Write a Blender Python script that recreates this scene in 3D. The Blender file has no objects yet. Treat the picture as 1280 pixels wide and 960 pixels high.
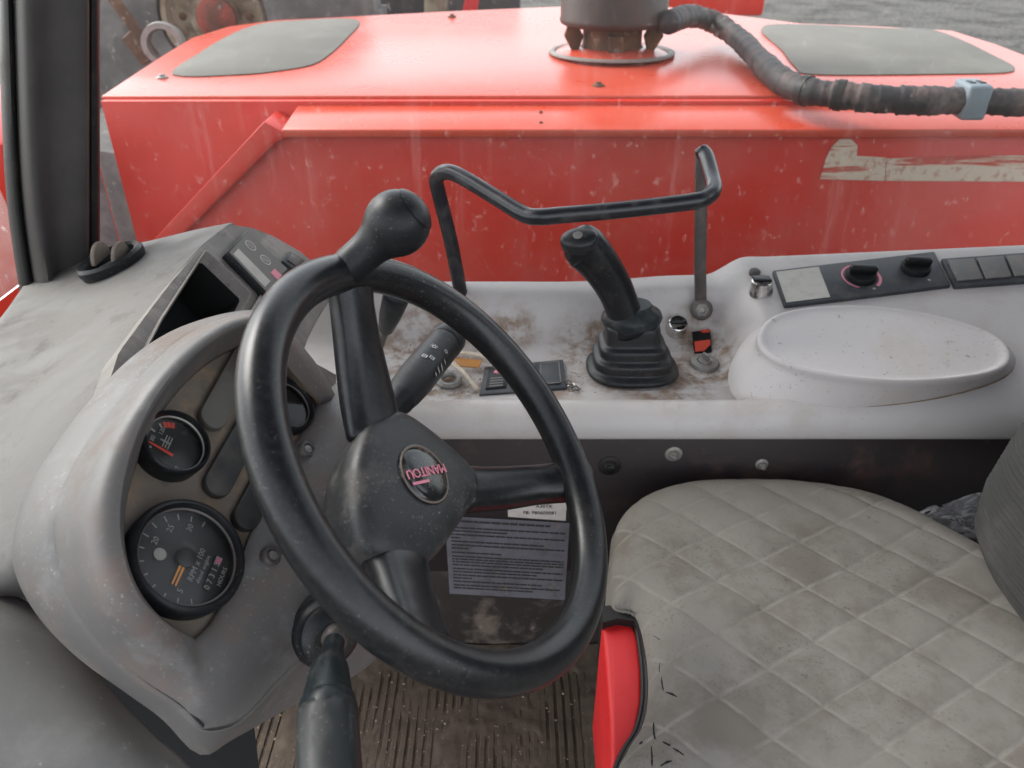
import bpy, bmesh, math, random
import numpy as np
from mathutils import Vector, Matrix, noise as mnoise
random.seed(7)
R = math.radians
scene = bpy.context.scene
COL = scene.collection

# ------------------------------------------------------------------ camera, sky, sun, exposure
PITCH, FPX, EYE = R(32), 950.0, Vector((0, 0, 1.08))
cam = bpy.data.objects.new('camera', bpy.data.cameras.new('camera'))
cam.location = EYE
cam.rotation_euler = (R(90) - PITCH, 0, 0)
cam.data.sensor_width = 36
cam.data.lens = 36 * FPX / 1280
cam.data.clip_start, cam.data.clip_end = 0.02, 500
cam.data.dof.use_dof = True
cam.data.dof.focus_distance = 0.78
cam.data.dof.aperture_fstop = 9
COL.objects.link(cam)
scene.camera = cam

SUN_EL, SUN_ROT = R(42), R(300)
world = bpy.data.worlds.new('World')
scene.world = world
world.use_nodes = True
wn = world.node_tree
bg = wn.nodes['Background']
sky = wn.nodes.new('ShaderNodeTexSky')
sky.sky_type = 'NISHITA'
sky.sun_disc = False
sky.sun_elevation = SUN_EL
sky.sun_rotation = SUN_ROT
sky.air_density, sky.dust_density = 1.0, 1.3
hsv = wn.nodes.new('ShaderNodeHueSaturation')
hsv.inputs['Saturation'].default_value = 0.26
wn.links.new(sky.outputs[0], hsv.inputs['Color'])
wn.links.new(hsv.outputs[0], bg.inputs[0])
bg.inputs[1].default_value = 0.15
sun = bpy.data.objects.new('sun', bpy.data.lights.new('sun', 'SUN'))
sun.data.energy = .9
sun.data.angle = R(30)
sun.data.color = (1, .96, .9)
sd = Vector((math.sin(SUN_ROT) * math.cos(SUN_EL), math.cos(SUN_ROT) * math.cos(SUN_EL), math.sin(SUN_EL)))
sun.rotation_euler = sd.to_track_quat('Z', 'Y').to_euler()
sun.location = (0, 0, 6)
COL.objects.link(sun)
scene.view_settings.view_transform = 'Standard'
scene.view_settings.look = 'None'
scene.view_settings.gamma = 1
scene.view_settings.exposure = 1.85

# ------------------------------------------------------------------ geometry helpers
def ray(u, v):
    dx, dy = (u - 640) / FPX, (480 - v) / FPX
    return Vector((dx, math.cos(PITCH) + math.sin(PITCH) * dy, -math.sin(PITCH) + math.cos(PITCH) * dy))
def D(u, v, d): return EYE + ray(u, v) * d
def PP(u, v, p0, n):
    r = ray(u, v)
    return EYE + r * ((p0 - EYE).dot(n) / r.dot(n))
def PY(u, v, y): return PP(u, v, Vector((0, y, 0)), Vector((0, 1, 0)))
def PZ(u, v, z): return PP(u, v, Vector((0, 0, z)), Vector((0, 0, 1)))
# steering plane: rim centre and axis
SN = Vector((.7232, -.1577, .6724)).normalized()
SC = D(564.9, 566.8, .6486)
def W(u, v, h): return PP(u, v, SC + SN * h, SN)

def cr(p0, p1, p2, p3, t):
    return 0.5 * ((2 * p1) + (p2 - p0) * t + (2 * p0 - 5 * p1 + 4 * p2 - p3) * t * t + (3 * p1 - p0 - 3 * p2 + p3) * t ** 3)
def curve(pts, n=6, closed=False):
    pts = [Vector(p) for p in pts]
    m, out = len(pts), []
    for i in range(m if closed else m - 1):
        if closed: a, b, c, d = pts[i - 1], pts[i], pts[(i + 1) % m], pts[(i + 2) % m]
        else: a, b, c, d = pts[max(i - 1, 0)], pts[i], pts[i + 1], pts[min(i + 2, m - 1)]
        for k in range(n): out.append(cr(a, b, c, d, k / n))
    if not closed: out.append(pts[-1])
    return out
def resample(pts, n, closed=True):
    P = np.array([tuple(p) for p in pts], float)
    if closed: P = np.vstack([P, P[:1]])
    s = np.concatenate([[0], np.cumsum(np.linalg.norm(np.diff(P, axis=0), axis=1))])
    t = np.linspace(0, s[-1], n, endpoint=not closed)
    return [Vector([float(np.interp(q, s, P[:, k])) for k in range(P.shape[1])]) for q in t]

ROOT = {}
def thing(name, label, cat, loc, group=None):
    o = bpy.data.objects.new(name, None)
    o.empty_display_size = .05
    o.location = loc
    COL.objects.link(o)
    ROOT[o.name] = Vector(loc)
    o['label'], o['category'] = label, cat
    if group: o['group'] = group
    return o
def tag(o, label, cat, group=None):
    o['label'], o['category'] = label, cat
    if group: o['group'] = group
    return o
def mk(name, verts, faces, m, parent=None, origin=None, smooth=True, angle=40, recalc=True, bevel=0, bseg=2, solid=0, mats=None, fm=None):
    me = bpy.data.meshes.new(name)
    loc = ROOT[parent.name] if parent else Vector(origin if origin is not None else (0, 0, 0))
    me.from_pydata([tuple(Vector(v) - loc) for v in verts], [], faces)
    if recalc or bevel:
        bm = bmesh.new(); bm.from_mesh(me)
        if recalc: bmesh.ops.recalc_face_normals(bm, faces=bm.faces)
        if bevel:
            ed = [e for e in bm.edges if len(e.link_faces) == 2 and e.calc_face_angle(0) > R(25)]
            bmesh.ops.bevel(bm, geom=ed, offset=bevel, segments=bseg, affect='EDGES', profile=.5, clamp_overlap=True)
        bm.to_mesh(me); bm.free()
    me.materials.append(m)
    for x in (mats or []): me.materials.append(x)
    if fm is not None: me.polygons.foreach_set('material_index', fm)
    if smooth:
        me.shade_smooth()
        me.set_sharp_from_angle(angle=R(angle))
    o = bpy.data.objects.new(name, me)
    COL.objects.link(o)
    if parent:
        o.parent = parent
        ROOT[o.name] = loc
    else:
        o.location = loc
        ROOT[o.name] = loc
    if solid:
        s = o.modifiers.new('thickness', 'SOLIDIFY'); s.thickness = solid; s.offset = -1
    return o
def dupo(o, loc, parent):
    c = o.copy(); COL.objects.link(c); c.parent = parent; c.location = loc
    ROOT[c.name] = ROOT[parent.name]
    return c

def grid_faces(nr, nc, closed_c=False, closed_r=False, off=0):
    F = []
    for i in range(nr if closed_r else nr - 1):
        for j in range(nc if closed_c else nc - 1):
            F.append((off + i * nc + j, off + i * nc + (j + 1) % nc, off + ((i + 1) % nr) * nc + (j + 1) % nc, off + ((i + 1) % nr) * nc + j))
    return F
def patch(name, rows, m, parent=None, n=5, solid=.004, flip=False, before=None, after=None, **k):
    allr = ([before] if before else []) + rows + ([after] if after else [])
    R1 = [curve(r, n) for r in allr]
    cols = [curve([r[j] for r in R1], n) for j in range(len(R1[0]))]
    if before: cols = [c[n:] for c in cols]
    if after: cols = [c[:-n] for c in cols]
    nr, nc = len(cols[0]), len(cols)
    V = [cols[j][i] for i in range(nr) for j in range(nc)]
    F = grid_faces(nr, nc)
    # face the camera side
    a, b, c = V[0], V[1], V[nc]
    mid = F[len(F) // 2]
    nrm = (V[mid[1]] - V[mid[0]]).cross(V[mid[3]] - V[mid[0]])
    if (nrm.dot(EYE - V[mid[0]]) < 0) != flip: F = [f[::-1] for f in F]
    return mk(name, V, F, m, parent, recalc=False, solid=solid, angle=60, **k)
def loops(name, LL, m, parent=None, cap0=True, cap1=True, **k):
    """closed loops with equal counts, skinned one to the next"""
    nc = len(LL[0])
    V = [p for L in LL for p in L]
    F = grid_faces(len(LL), nc, closed_c=True)
    if cap0: V.append(sum(LL[0], Vector()) / nc); c = len(V) - 1; F += [(c, (j + 1) % nc, j) for j in range(nc)]
    if cap1:
        V.append(sum(LL[-1], Vector()) / nc); c = len(V) - 1; o = (len(LL) - 1) * nc
        F += [(c, o + j, o + (j + 1) % nc) for j in range(nc)]
    return mk(name, V, F, m, parent, **k)
def frames(pts, closed=False, up=None):
    n = len(pts); T = []
    for i in range(n):
        a = pts[i - 1] if (closed or i > 0) else pts[i]
        b = pts[(i + 1) % n] if (closed or i < n - 1) else pts[i]
        T.append((b - a).normalized())
    u = Vector(up) if up is not None else (Vector((0, 0, 1)) if abs(T[0].z) < .9 else Vector((1, 0, 0)))
    out = []
    for t in T:
        u = (u - t * u.dot(t)).normalized()
        out.append((t, u, t.cross(u)))
        if up is not None: u = Vector(up)
    return out
def sweep(name, pts, a, b, m, parent=None, seg=16, closed=False, up=None, power=2.0, roundcap=True, **k):
    """tube: a along 'up' side, b along the other side; a/b numbers or lists"""
    n = len(pts)
    fa = (lambda i: a[i]) if hasattr(a, '__len__') else (lambda i: a)
    fb = (lambda i: b[i]) if hasattr(b, '__len__') else (lambda i: b)
    FR = frames(pts, closed, up)
    def ring(p, u, w, ra, rb):
        L = []
        for j in range(seg):
            q = 2 * math.pi * j / seg
            cx, sx = math.cos(q), math.sin(q)
            cx = math.copysign(abs(cx) ** (2 / power), cx); sx = math.copysign(abs(sx) ** (2 / power), sx)
            L.append(p + u * (cx * ra) + w * (sx * rb))
        return L
    LL = []
    if roundcap and not closed:
        t, u, w = FR[0]; r = min(fa(0), fb(0))
        for q in (75, 45, 20): LL.append(ring(pts[0] - t * r * math.sin(R(q)) * .6, u, w, fa(0) * math.cos(R(q)), fb(0) * math.cos(R(q))))
    for i, p in enumerate(pts):
        t, u, w = FR[i]; LL.append(ring(p, u, w, fa(i), fb(i)))
    if roundcap and not closed:
        t, u, w = FR[-1]; r = min(fa(n - 1), fb(n - 1))
        for q in (20, 45, 75): LL.append(ring(pts[-1] + t * r * math.sin(R(q)) * .6, u, w, fa(n - 1) * math.cos(R(q)), fb(n - 1) * math.cos(R(q))))
    if closed:
        V = [p for L in LL for p in L]
        return mk(name, V, grid_faces(len(LL), seg, True, True), m, parent, **k)
    return loops(name, LL, m, parent, **k)
def basis(ax, ref=None):
    ax = Vector(ax).normalized()
    r = Vector(ref) if ref is not None else (Vector((1, 0, 0)) if abs(ax.x) < .8 else Vector((0, 1, 0)))
    e1 = (r - ax * r.dot(ax)).normalized()
    return ax, e1, ax.cross(e1)
def lathe(name, o, ax, prof, m, parent=None, seg=36, ref=None, sx=1, sy=1, cap0=True, cap1=True, **k):
    ax, e1, e2 = basis(ax, ref)
    LL = [[o + ax * h + e1 * (r * sx * math.cos(2 * math.pi * j / seg)) + e2 * (r * sy * math.sin(2 * math.pi * j / seg)) for j in range(seg)] for r, h in prof]
    return loops(name, LL, m, parent, cap0, cap1, **k)
def prism(name, P, vec, m, parent=None, bevel=0, **k):
    P = [Vector(p) for p in P]; n = len(P); vec = Vector(vec)
    V = P + [p + vec for p in P]
    F = [tuple(range(n)), tuple(range(2 * n - 1, n - 1, -1))] + [(i, (i + 1) % n, n + (i + 1) % n, n + i) for i in range(n)]
    return mk(name, V, F, m, parent, bevel=bevel, **k)
def box(name, c, ex, ey, ez, m, parent=None, bevel=0, **k):
    """c centre, ex/ey/ez half-extent vectors"""
    c, ex, ey, ez = Vector(c), Vector(ex), Vector(ey), Vector(ez)
    return prism(name, [c - ex - ey - ez, c + ex - ey - ez, c + ex + ey - ez, c - ex + ey - ez], ez * 2, m, parent, bevel, **k)
def txt(name, s, size, o, xd, yd, m, parent, extrude=.0002, shear=0, spacing=1.0):
    cu = bpy.data.curves.new(name, 'FONT'); cu.body = s; cu.size = size; cu.extrude = extrude
    cu.align_x, cu.align_y = 'CENTER', 'CENTER'; cu.resolution_u = 2; cu.space_character = spacing
    t = bpy.data.objects.new(name, cu); COL.objects.link(t)
    bpy.context.view_layer.update()
    me = bpy.data.meshes.new_from_object(t.evaluated_get(bpy.context.evaluated_depsgraph_get()))
    bpy.data.objects.remove(t); bpy.data.curves.remove(cu)
    xd = Vector(xd).normalized(); yd = Vector(yd); yd = (yd - xd * yd.dot(xd)).normalized(); zd = xd.cross(yd)
    loc = ROOT[parent.name]; o = Vector(o) - loc
    for v in me.vertices: v.co = o + xd * v.co.x + yd * v.co.y + zd * v.co.z
    me.materials.clear(); me.materials.append(m)
    ob = bpy.data.objects.new(name, me); COL.objects.link(ob); ob.parent = parent; ROOT[ob.name] = loc
    return ob
def bars(name, quads, m, parent, lift=Vector()):
    V, F = [], []
    for q in quads:
        i = len(V); V += [Vector(p) + lift for p in q]; F.append((i, i + 1, i + 2, i + 3))
    return mk(name, V, F, m, parent, smooth=False, recalc=False)

# ------------------------------------------------------------------ materials
def mat(name, col, rough=.5, metal=0.0, dirt=None, amt=.5, dscale=12, lo=.45, hi=.7, dirt2=None, amt2=.5, d2scale=60, lo2=.55, hi2=.7,
        bump=.0, bscale=900, stretch=None, coat=0, spec=.5, dirt_rough=.85, ymask=None, bump2=0, b2scale=30, speck=None, samt=.4, sscale=330, slo=.62, shi=.68, pools=None):
    m = bpy.data.materials.new(name); m.use_nodes = True
    nt = m.node_tree; N, L = nt.nodes, nt.links
    b = N['Principled BSDF']
    b.inputs['Roughness'].default_value = rough
    b.inputs['Metallic'].default_value = metal
    b.inputs['Specular IOR Level'].default_value = spec
    b.inputs['Coat Weight'].default_value = coat
    b.inputs['Coat Roughness'].default_value = .15
    tc = N.new('ShaderNodeTexCoord')
    co = tc.outputs['Object']
    def nz(scale, detail=6, st=None, rough=.6):
        t = N.new('ShaderNodeTexNoise'); t.inputs['Scale'].default_value = scale; t.inputs['Detail'].default_value = detail
        t.inputs['Roughness'].default_value = rough
        if st:
            mp = N.new('ShaderNodeMapping'); mp.inputs['Scale'].default_value = st; L.new(co, mp.inputs[0]); L.new(mp.outputs[0], t.inputs['Vector'])
        else: L.new(co, t.inputs['Vector'])
        return t.outputs[0]
    def rng(src, a, c, o0, o1):
        r = N.new('ShaderNodeMapRange'); r.inputs[1].default_value = a; r.inputs[2].default_value = c; r.inputs[3].default_value = o0; r.inputs[4].default_value = o1
        r.interpolation_type = 'SMOOTHSTEP'
        L.new(src, r.inputs[0]); return r.outputs[0]
    def mx(fac, A, B):
        x = N.new('ShaderNodeMix'); x.data_type = 'RGBA'
        L.new(fac, x.inputs[0])
        if hasattr(A, 'links'): L.new(A, x.inputs[6])
        else: x.inputs[6].default_value = (*A, 1)
        x.inputs[7].default_value = (*B, 1); return x.outputs[2]
    def mul(a, c):
        x = N.new('ShaderNodeMath'); x.operation = 'MULTIPLY'; L.new(a, x.inputs[0])
        if hasattr(c, 'links'): L.new(c, x.inputs[1])
        else: x.inputs[1].default_value = c
        return x.outputs[0]
    # slow overall tone drift
    v = rng(nz(5, 4), .3, .7, 0, .35)
    c = mx(v, col, tuple(min(1, q * 1.18 + .004) for q in col))
    f = None
    if dirt:
        f = mul(rng(nz(dscale, 8, stretch, .68), lo, hi, 0, 1), amt)
        if ymask:
            sp = N.new('ShaderNodeSeparateXYZ'); L.new(tc.outputs['Object'], sp.inputs[0])
            ax, p0, p1, p2, p3 = ymask
            f = mul(f, mul(rng(sp.outputs[ax], p0, p1, 0, 1), rng(sp.outputs[ax], p2, p3, 1, 0)))
        if pools:
            acc = None
            for (px_, py_, pr_) in pools:
                vm = N.new('ShaderNodeVectorMath'); vm.operation = 'DISTANCE'; vm.inputs[1].default_value = (px_, py_, .02); L.new(co, vm.inputs[0])
                q = rng(vm.outputs['Value'], pr_ * .35, pr_, 1, 0)
                if acc is None: acc = q
                else:
                    mm = N.new('ShaderNodeMath'); mm.operation = 'MAXIMUM'; L.new(acc, mm.inputs[0]); L.new(q, mm.inputs[1]); acc = mm.outputs[0]
            f = mul(f, acc)
        c = mx(f, c, dirt)
        rr = N.new('ShaderNodeMapRange'); L.new(f, rr.inputs[0]); rr.inputs[3].default_value = rough; rr.inputs[4].default_value = dirt_rough
        L.new(rr.outputs[0], b.inputs['Roughness'])
    if dirt2:
        c = mx(mul(rng(nz(d2scale, 6, None, .7), lo2, hi2, 0, 1), amt2), c, dirt2)
    if speck:
        c = mx(mul(rng(nz(sscale, 3, None, .6), slo, shi, 0, 1), mul(rng(nz(11, 4), .4, .65, .15, 1), samt)), c, speck)
    L.new(c, b.inputs['Base Color'])
    if bump or bump2:
        bp = N.new('ShaderNodeBump'); bp.inputs['Strength'].default_value = 1; bp.inputs['Distance'].default_value = bump or bump2
        L.new(nz(bscale if bump else b2scale, 3), bp.inputs['Height'])
        if bump and bump2:
            b2 = N.new('ShaderNodeBump'); b2.inputs['Distance'].default_value = bump2; L.new(nz(b2scale, 5), b2.inputs['Height']); L.new(b2.outputs[0], bp.inputs['Normal'])
        L.new(bp.outputs[0], b.inputs['Normal'])
    return m

M = {}
POOLS = [(-.01, .145, .12), (.10, .13, .09), (.055, .16, .07), (.105, .25, .075), (-.33, .20, .15), (-.30, .11, .13), (-.14, .10, .07), (-.06, .21, .10), (.03, .075, .09), (.13, .20, .06), (-.2, .26, .07)]
M['console'] = mat('pale_console_plastic', (.45, .422, .408), .46, dirt=(.20, .125, .075), amt=.95, dscale=26, lo=.40, hi=.62, pools=POOLS, dirt2=(.40, .35, .32), amt2=.55, d2scale=16, lo2=.48, hi2=.7, bump=.00013, bscale=620, bump2=.0005, b2scale=14, speck=(.2, .14, .1), samt=.35, sscale=190, slo=.64, shi=.69)
M['armrest'] = mat('pale_armrest_plastic', (.48, .45, .44), .5, dirt=(.36, .30, .22), amt=.35, dscale=5, lo=.5, hi=.75, dirt2=(.16, .12, .09), amt2=.75, d2scale=48, lo2=.62, hi2=.72, speck=(.2, .15, .11), samt=.5, sscale=170, slo=.63, shi=.69, bump=.00013, bscale=620)
M['dash'] = mat('grey_dash_plastic', (.15, .134, .12), .6, dirt=(.29, .265, .24), amt=.7, dscale=13, lo=.44, hi=.68, stretch=(1, 2.4, 1), dirt2=(.075, .062, .052), amt2=.6, d2scale=48, lo2=.54, hi2=.7, bump=.00013, bscale=620, bump2=.0006, b2scale=16, speck=(.42, .39, .36), samt=.5)
M['dash_top'] = mat('dusty_dash_top_plastic', (.112, .104, .096), .6, dirt=(.185, .172, .158), amt=.8, dscale=8, lo=.42, hi=.62, stretch=(1.2, 2.8, 1), dirt2=(.05, .042, .036), amt2=.45, d2scale=19, lo2=.53, hi2=.66, bump=.00013, bscale=620, bump2=.0008, b2scale=14, speck=(.09, .08, .07), samt=.5, sscale=150)
M['binnacle'] = mat('grey_binnacle_plastic', (.108, .102, .098), .52, dirt=(.15, .112, .094), amt=.85, dscale=9, lo=.44, hi=.64, dirt2=(.175, .172, .168), amt2=.6, d2scale=24, lo2=.52, hi2=.7, bump=.00013, bscale=620, bump2=.0004, b2scale=20, speck=(.36, .34, .32), samt=.55, sscale=260)
M['face'] = mat('dusty_gauge_face_plastic', (.13, .105, .083), .65, dirt=(.26, .175, .105), amt=.7, dscale=22, lo=.45, hi=.68, dirt2=(.06, .05, .042), amt2=.6, d2scale=50, bump=6.4e-05, bscale=700)
M['pill'] = mat('dull_black_lens', (.022, .021, .02), .45, dirt=(.09, .075, .06), amt=.5, dscale=30, lo=.42, hi=.7, bump=4.8e-05, bscale=600)
M['pillgrey'] = mat('dusty_grey_lens', (.085, .078, .068), .55, dirt=(.17, .14, .115), amt=.5, dscale=30)
M['rim'] = mat('black_rim_foam', (.007, .0075, .0085), .3, dirt=(.035, .031, .028), amt=.4, dscale=20, lo=.5, hi=.75, dirt_rough=.5, bump=6.4e-05, bscale=1400, dirt2=(.018, .018, .019), amt2=.5, d2scale=160, lo2=.45, hi2=.6, spec=.38, speck=(.2, .19, .175), samt=.3)
M['hub'] = mat('dusty_black_hub', (.02, .0205, .0215), .45, dirt=(.085, .078, .07), amt=.75, dscale=26, lo=.46, hi=.72, bump=6.4e-05, bscale=1100, dirt2=(.15, .14, .13), amt2=.5, d2scale=220, lo2=.6, hi2=.7, spec=.38, speck=(.2, .19, .175), samt=.75)
M['black'] = mat('black_plastic', (.008, .0085, .0095), .34, dirt=(.04, .035, .03), amt=.35, dscale=30, lo=.5, hi=.72, bump=3.2e-05, bscale=1300, spec=.26, speck=(.2, .19, .175), samt=.28)
M['black_soft'] = mat('black_matt_plastic', (.009, .0098, .0115), .40, dirt=(.024, .022, .02), amt=.4, dscale=24, bump=3.2e-05, bscale=1500, spec=.26, speck=(.2, .19, .175), samt=.28)
M['rubber'] = mat('black_rubber', (.008, .008, .0085), .5, dirt=(.045, .035, .028), amt=.5, dscale=18, lo=.48, hi=.72, bump=6.4e-05, bscale=700, spec=.38, speck=(.2, .19, .175), samt=.28)
M['bellows'] = mat('dusty_bellows_rubber', (.012, .0125, .014), .42, dirt=(.09, .07, .052), amt=.5, dscale=22, lo=.52, hi=.75, bump=4.8e-05, bscale=700, spec=.38, speck=(.2, .19, .175), samt=.5)
M['bar'] = mat('black_painted_steel', (.012, .013, .017), .28, dirt=(.10, .088, .08), amt=.5, dscale=30, lo=.48, hi=.72, bump=4.8e-05, bscale=500)
M['steelbrown'] = mat('worn_brown_grey_steel', (.085, .073, .07), .45, metal=.3, dirt=(.17, .14, .12), amt=.5, dscale=40, bump=4.8e-05, bscale=400)
M['panel'] = mat('dark_side_panel_plastic', (.026, .020, .021), .42, dirt=(.12, .058, .043), amt=.6, dscale=7, lo=.53, hi=.7, dirt2=(.10, .085, .075), amt2=.3, d2scale=60, lo2=.58, hi2=.72, bump=4.8e-05, bscale=500)
M['panel_low'] = mat('dirty_kick_panel', (.03, .025, .023), .5, dirt=(.16, .125, .10), amt=.8, dscale=11, lo=.5, hi=.66, dirt2=(.26, .22, .19), amt2=.5, d2scale=34, lo2=.6, hi2=.7, bump=6.4e-05, bscale=300)
M['mat'] = mat('dirty_rubber_mat', (.045, .034, .026), .85, dirt=(.115, .083, .056), amt=.95, dscale=9, lo=.36, hi=.6, dirt2=(.30, .24, .18), amt2=.5, d2scale=170, lo2=.6, hi2=.7, bump=0.00016, bscale=260)
M['dirtpile'] = mat('dried_mud_crumbs', (.21, .15, .10), .9, dirt=(.38, .30, .22), amt=.7, dscale=60, bump=9.6e-05, bscale=400)
M['mud'] = mat('packed_brown_mud', (.085, .062, .045), .92, dirt=(.14, .105, .075), amt=.7, dscale=24, dirt2=(.045, .035, .028), amt2=.6, d2scale=60, bump=.0004, bscale=300)
M['stone'] = mat('small_pale_stone', (.42, .35, .27), .8, bump=8e-05, bscale=300)
M['red'] = mat('faded_red_paint', (.54, .02, .008), .38, dirt=(.52, .045, .022), amt=.6, dscale=5, lo=.42, hi=.66, stretch=(1, 1, .35), dirt_rough=.5, dirt2=(.55, .2, .15), amt2=.55, d2scale=26, lo2=.68, hi2=.73, bump2=.0009, b2scale=5, spec=.35, speck=(.62, .40, .34), samt=.6, sscale=60, slo=.68, shi=.73)
M['redtop'] = mat('faded_skylit_red_top_paint', (.52, .055, .024), .27, dirt=(.55, .12, .09), amt=.6, dscale=3, lo=.38, hi=.7, dirt_rough=.32, bump2=.0012, b2scale=3, dirt2=(.25, .07, .05), amt2=.45, d2scale=30, lo2=.67, hi2=.73, spec=.42, speck=(.2, .05, .03), samt=.5, sscale=50, slo=.7, shi=.73)  # faded red, made pinker than the sides to put sky reflection into the colour
M['redplastic'] = mat('bright_red_plastic', (.60, .012, .014), .5, dirt=(.4, .02, .02), amt=.3, dscale=30, bump=3.2e-05, bscale=700)
M['orangered'] = mat('orange_red_paint', (.65, .07, .035), .4)
M['rustred'] = mat('rusty_red_hub', (.30, .05, .03), .7, dirt=(.10, .05, .035), amt=.9, dscale=9, lo=.4, hi=.6)
M['pad'] = mat('grey_antislip_pad', (.14, .133, .118), .9, dirt=(.20, .19, .17), amt=.6, dscale=5, bump=0.00016, bscale=500)
M['pillar'] = mat('dark_grey_pillar_trim', (.035, .031, .030), .55, dirt=(.10, .085, .08), amt=.4, dscale=5, bump=.00013, bscale=620)
M['gravel'] = mat('pale_grey_gravel', (.105, .10, .093), .97, dirt=(.035, .033, .03), amt=.8, dscale=.9, lo=.42, hi=.62, spec=.1, dirt2=(.32, .31, .29), amt2=.7, d2scale=13, lo2=.54, hi2=.62, bump=0.012, bscale=14)
M['rust'] = mat('rusty_steel', (.10, .05, .03), .75, metal=.3, dirt=(.26, .12, .05), amt=.7, dscale=12, dirt2=(.35, .3, .26), amt2=.6, d2scale=30, bump=0.00016, bscale=120)
M['exhaust'] = mat('sooty_brown_exhaust', (.035, .022, .018), .5, dirt=(.09, .05, .035), amt=.6, dscale=9, dirt2=(.5, .4, .34), amt2=.4, d2scale=30, lo2=.66, hi2=.72, bump=0.00016, bscale=80)
M['chrome'] = mat('dull_chrome', (.62, .61, .60), .22, metal=1.0, dirt=(.25, .21, .17), amt=.5, dscale=60)
M['zinc'] = mat('dirty_zinc', (.27, .26, .245), .5, metal=.5, dirt=(.22, .18, .14), amt=.6, dscale=50, bump=4.8e-05, bscale=400)
M['white'] = mat('white_print', (.34, .34, .32), .6)
M['orangeneedle'] = mat('orange_needle', (.85, .33, .05), .5)  # plain orange colour of the tachometer needle
M['redneedle'] = mat('red_needle', (.72, .06, .03), .5)
M['pink'] = mat('faded_pink_print', (.66, .20, .27), .5, dirt=(.5, .3, .3), amt=.4, dscale=120)
M['badge'] = mat('glossy_black_badge', (.012, .013, .014), .14, dirt=(.17, .16, .145), amt=.65, dscale=45, lo=.45, hi=.7, dirt_rough=.6)
M['dial'] = mat('black_dial', (.010, .011, .011), .45, dirt=(.07, .07, .06), amt=.35, dscale=45, lo=.48, hi=.72)
M['tan'] = mat('tan_ring', (.15, .11, .085), .6)
M['void'] = mat('gap_shade_and_tear_black', (.003, .003, .003), .9)  # near-black stands in for shade in gaps and pockets; also colours the tears
M['symgrey'] = mat('grey_decal_plate', (.13, .125, .115), .6, dirt=(.2, .18, .16), amt=.5, dscale=60)
M['symlight'] = mat('pale_decal_strip', (.42, .40, .36), .6, dirt=(.3, .27, .24), amt=.5, dscale=60)
M['cream'] = mat('cream_plastic', (.55, .47, .37), .55, dirt=(.3, .2, .12), amt=.5, dscale=80)
M['amber'] = mat('amber_plastic', (.55, .24, .06), .4, dirt=(.4, .3, .18), amt=.5, dscale=120)
M['sticker'] = mat('grey_text_sticker', (.16, .16, .185), .5, dirt=(.10, .095, .10), amt=.8, dscale=16, lo=.42, hi=.66, dirt2=(.3, .24, .18), amt2=.5, d2scale=50)
M['whitesticker'] = mat('white_data_sticker', (.62, .57, .54), .5, dirt=(.4, .36, .33), amt=.4, dscale=40)
M['ink'] = mat('dark_print', (.035, .034, .037), .7)
M['switchgrey'] = mat('dusty_grey_switch', (.14, .135, .13), .6, dirt=(.24, .21, .18), amt=.6, dscale=40)
M['slate'] = mat('slate_panel_plastic', (.032, .036, .042), .5, dirt=(.12, .11, .095), amt=.5, dscale=35, bump=3.2e-05, bscale=900)
M['rubberclip'] = mat('grey_blue_clip', (.17, .21, .24), .55, dirt=(.3, .3, .28), amt=.4, dscale=30)
M['hose'] = mat('dusty_hose_wrap', (.022, .02, .022), .6, dirt=(.16, .11, .10), amt=.75, dscale=14, lo=.45, hi=.68, bump=0.0008, bscale=60)
M['tyre'] = mat('dusty_tyre_rubber', (.085, .08, .078), .85, dirt=(.24, .225, .215), amt=.7, dscale=3, bump=0.0012, bscale=40)
M['yellow'] = mat('faded_yellow_paint', (.27, .22, .15), .75, dirt=(.10, .065, .045), amt=.9, dscale=6, lo=.4, hi=.6)
M['darksteel'] = mat('dark_farm_steel', (.04, .04, .045), .6, dirt=(.1, .08, .06), amt=.5, dscale=4)
M['grip'] = mat('grey_green_grip', (.022, .0245, .025), .34, dirt=(.05, .049, .046), amt=.5, dscale=22, bump=4.8e-05, bscale=800, spec=.26, speck=(.2, .19, .175), samt=.28)
M['gripdark'] = mat('dark_lever_plastic', (.012, .017, .019), .36, dirt=(.08, .075, .07), amt=.4, dscale=40, bump=3.2e-05, bscale=800, spec=.26, speck=(.2, .19, .175), samt=.28)
M['trim'] = mat('scuffed_grey_trim', (.105, .10, .094), .7, dirt=(.20, .188, .175), amt=.55, dscale=9, lo=.45, hi=.7, dirt2=(.4, .39, .37), amt2=.45, d2scale=70, lo2=.64, hi2=.72, bump=.00013, bscale=620, bump2=0.0018, b2scale=9)
M['residue'] = mat('worn_sticker_residue', (.62, .50, .40), .7, dirt=(.50, .05, .035), amt=.95, dscale=7, lo=.5, hi=.58, stretch=(.35, 1, 5), dirt2=(.45, .2, .14), amt2=.7, d2scale=50, lo2=.52, hi2=.62)
M['fabricdark'] = mat('ribbed_dark_fabric', (.03, .029, .027), .9, dirt=(.07, .066, .06), amt=.6, dscale=14, bump=8e-05, bscale=900)
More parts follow.
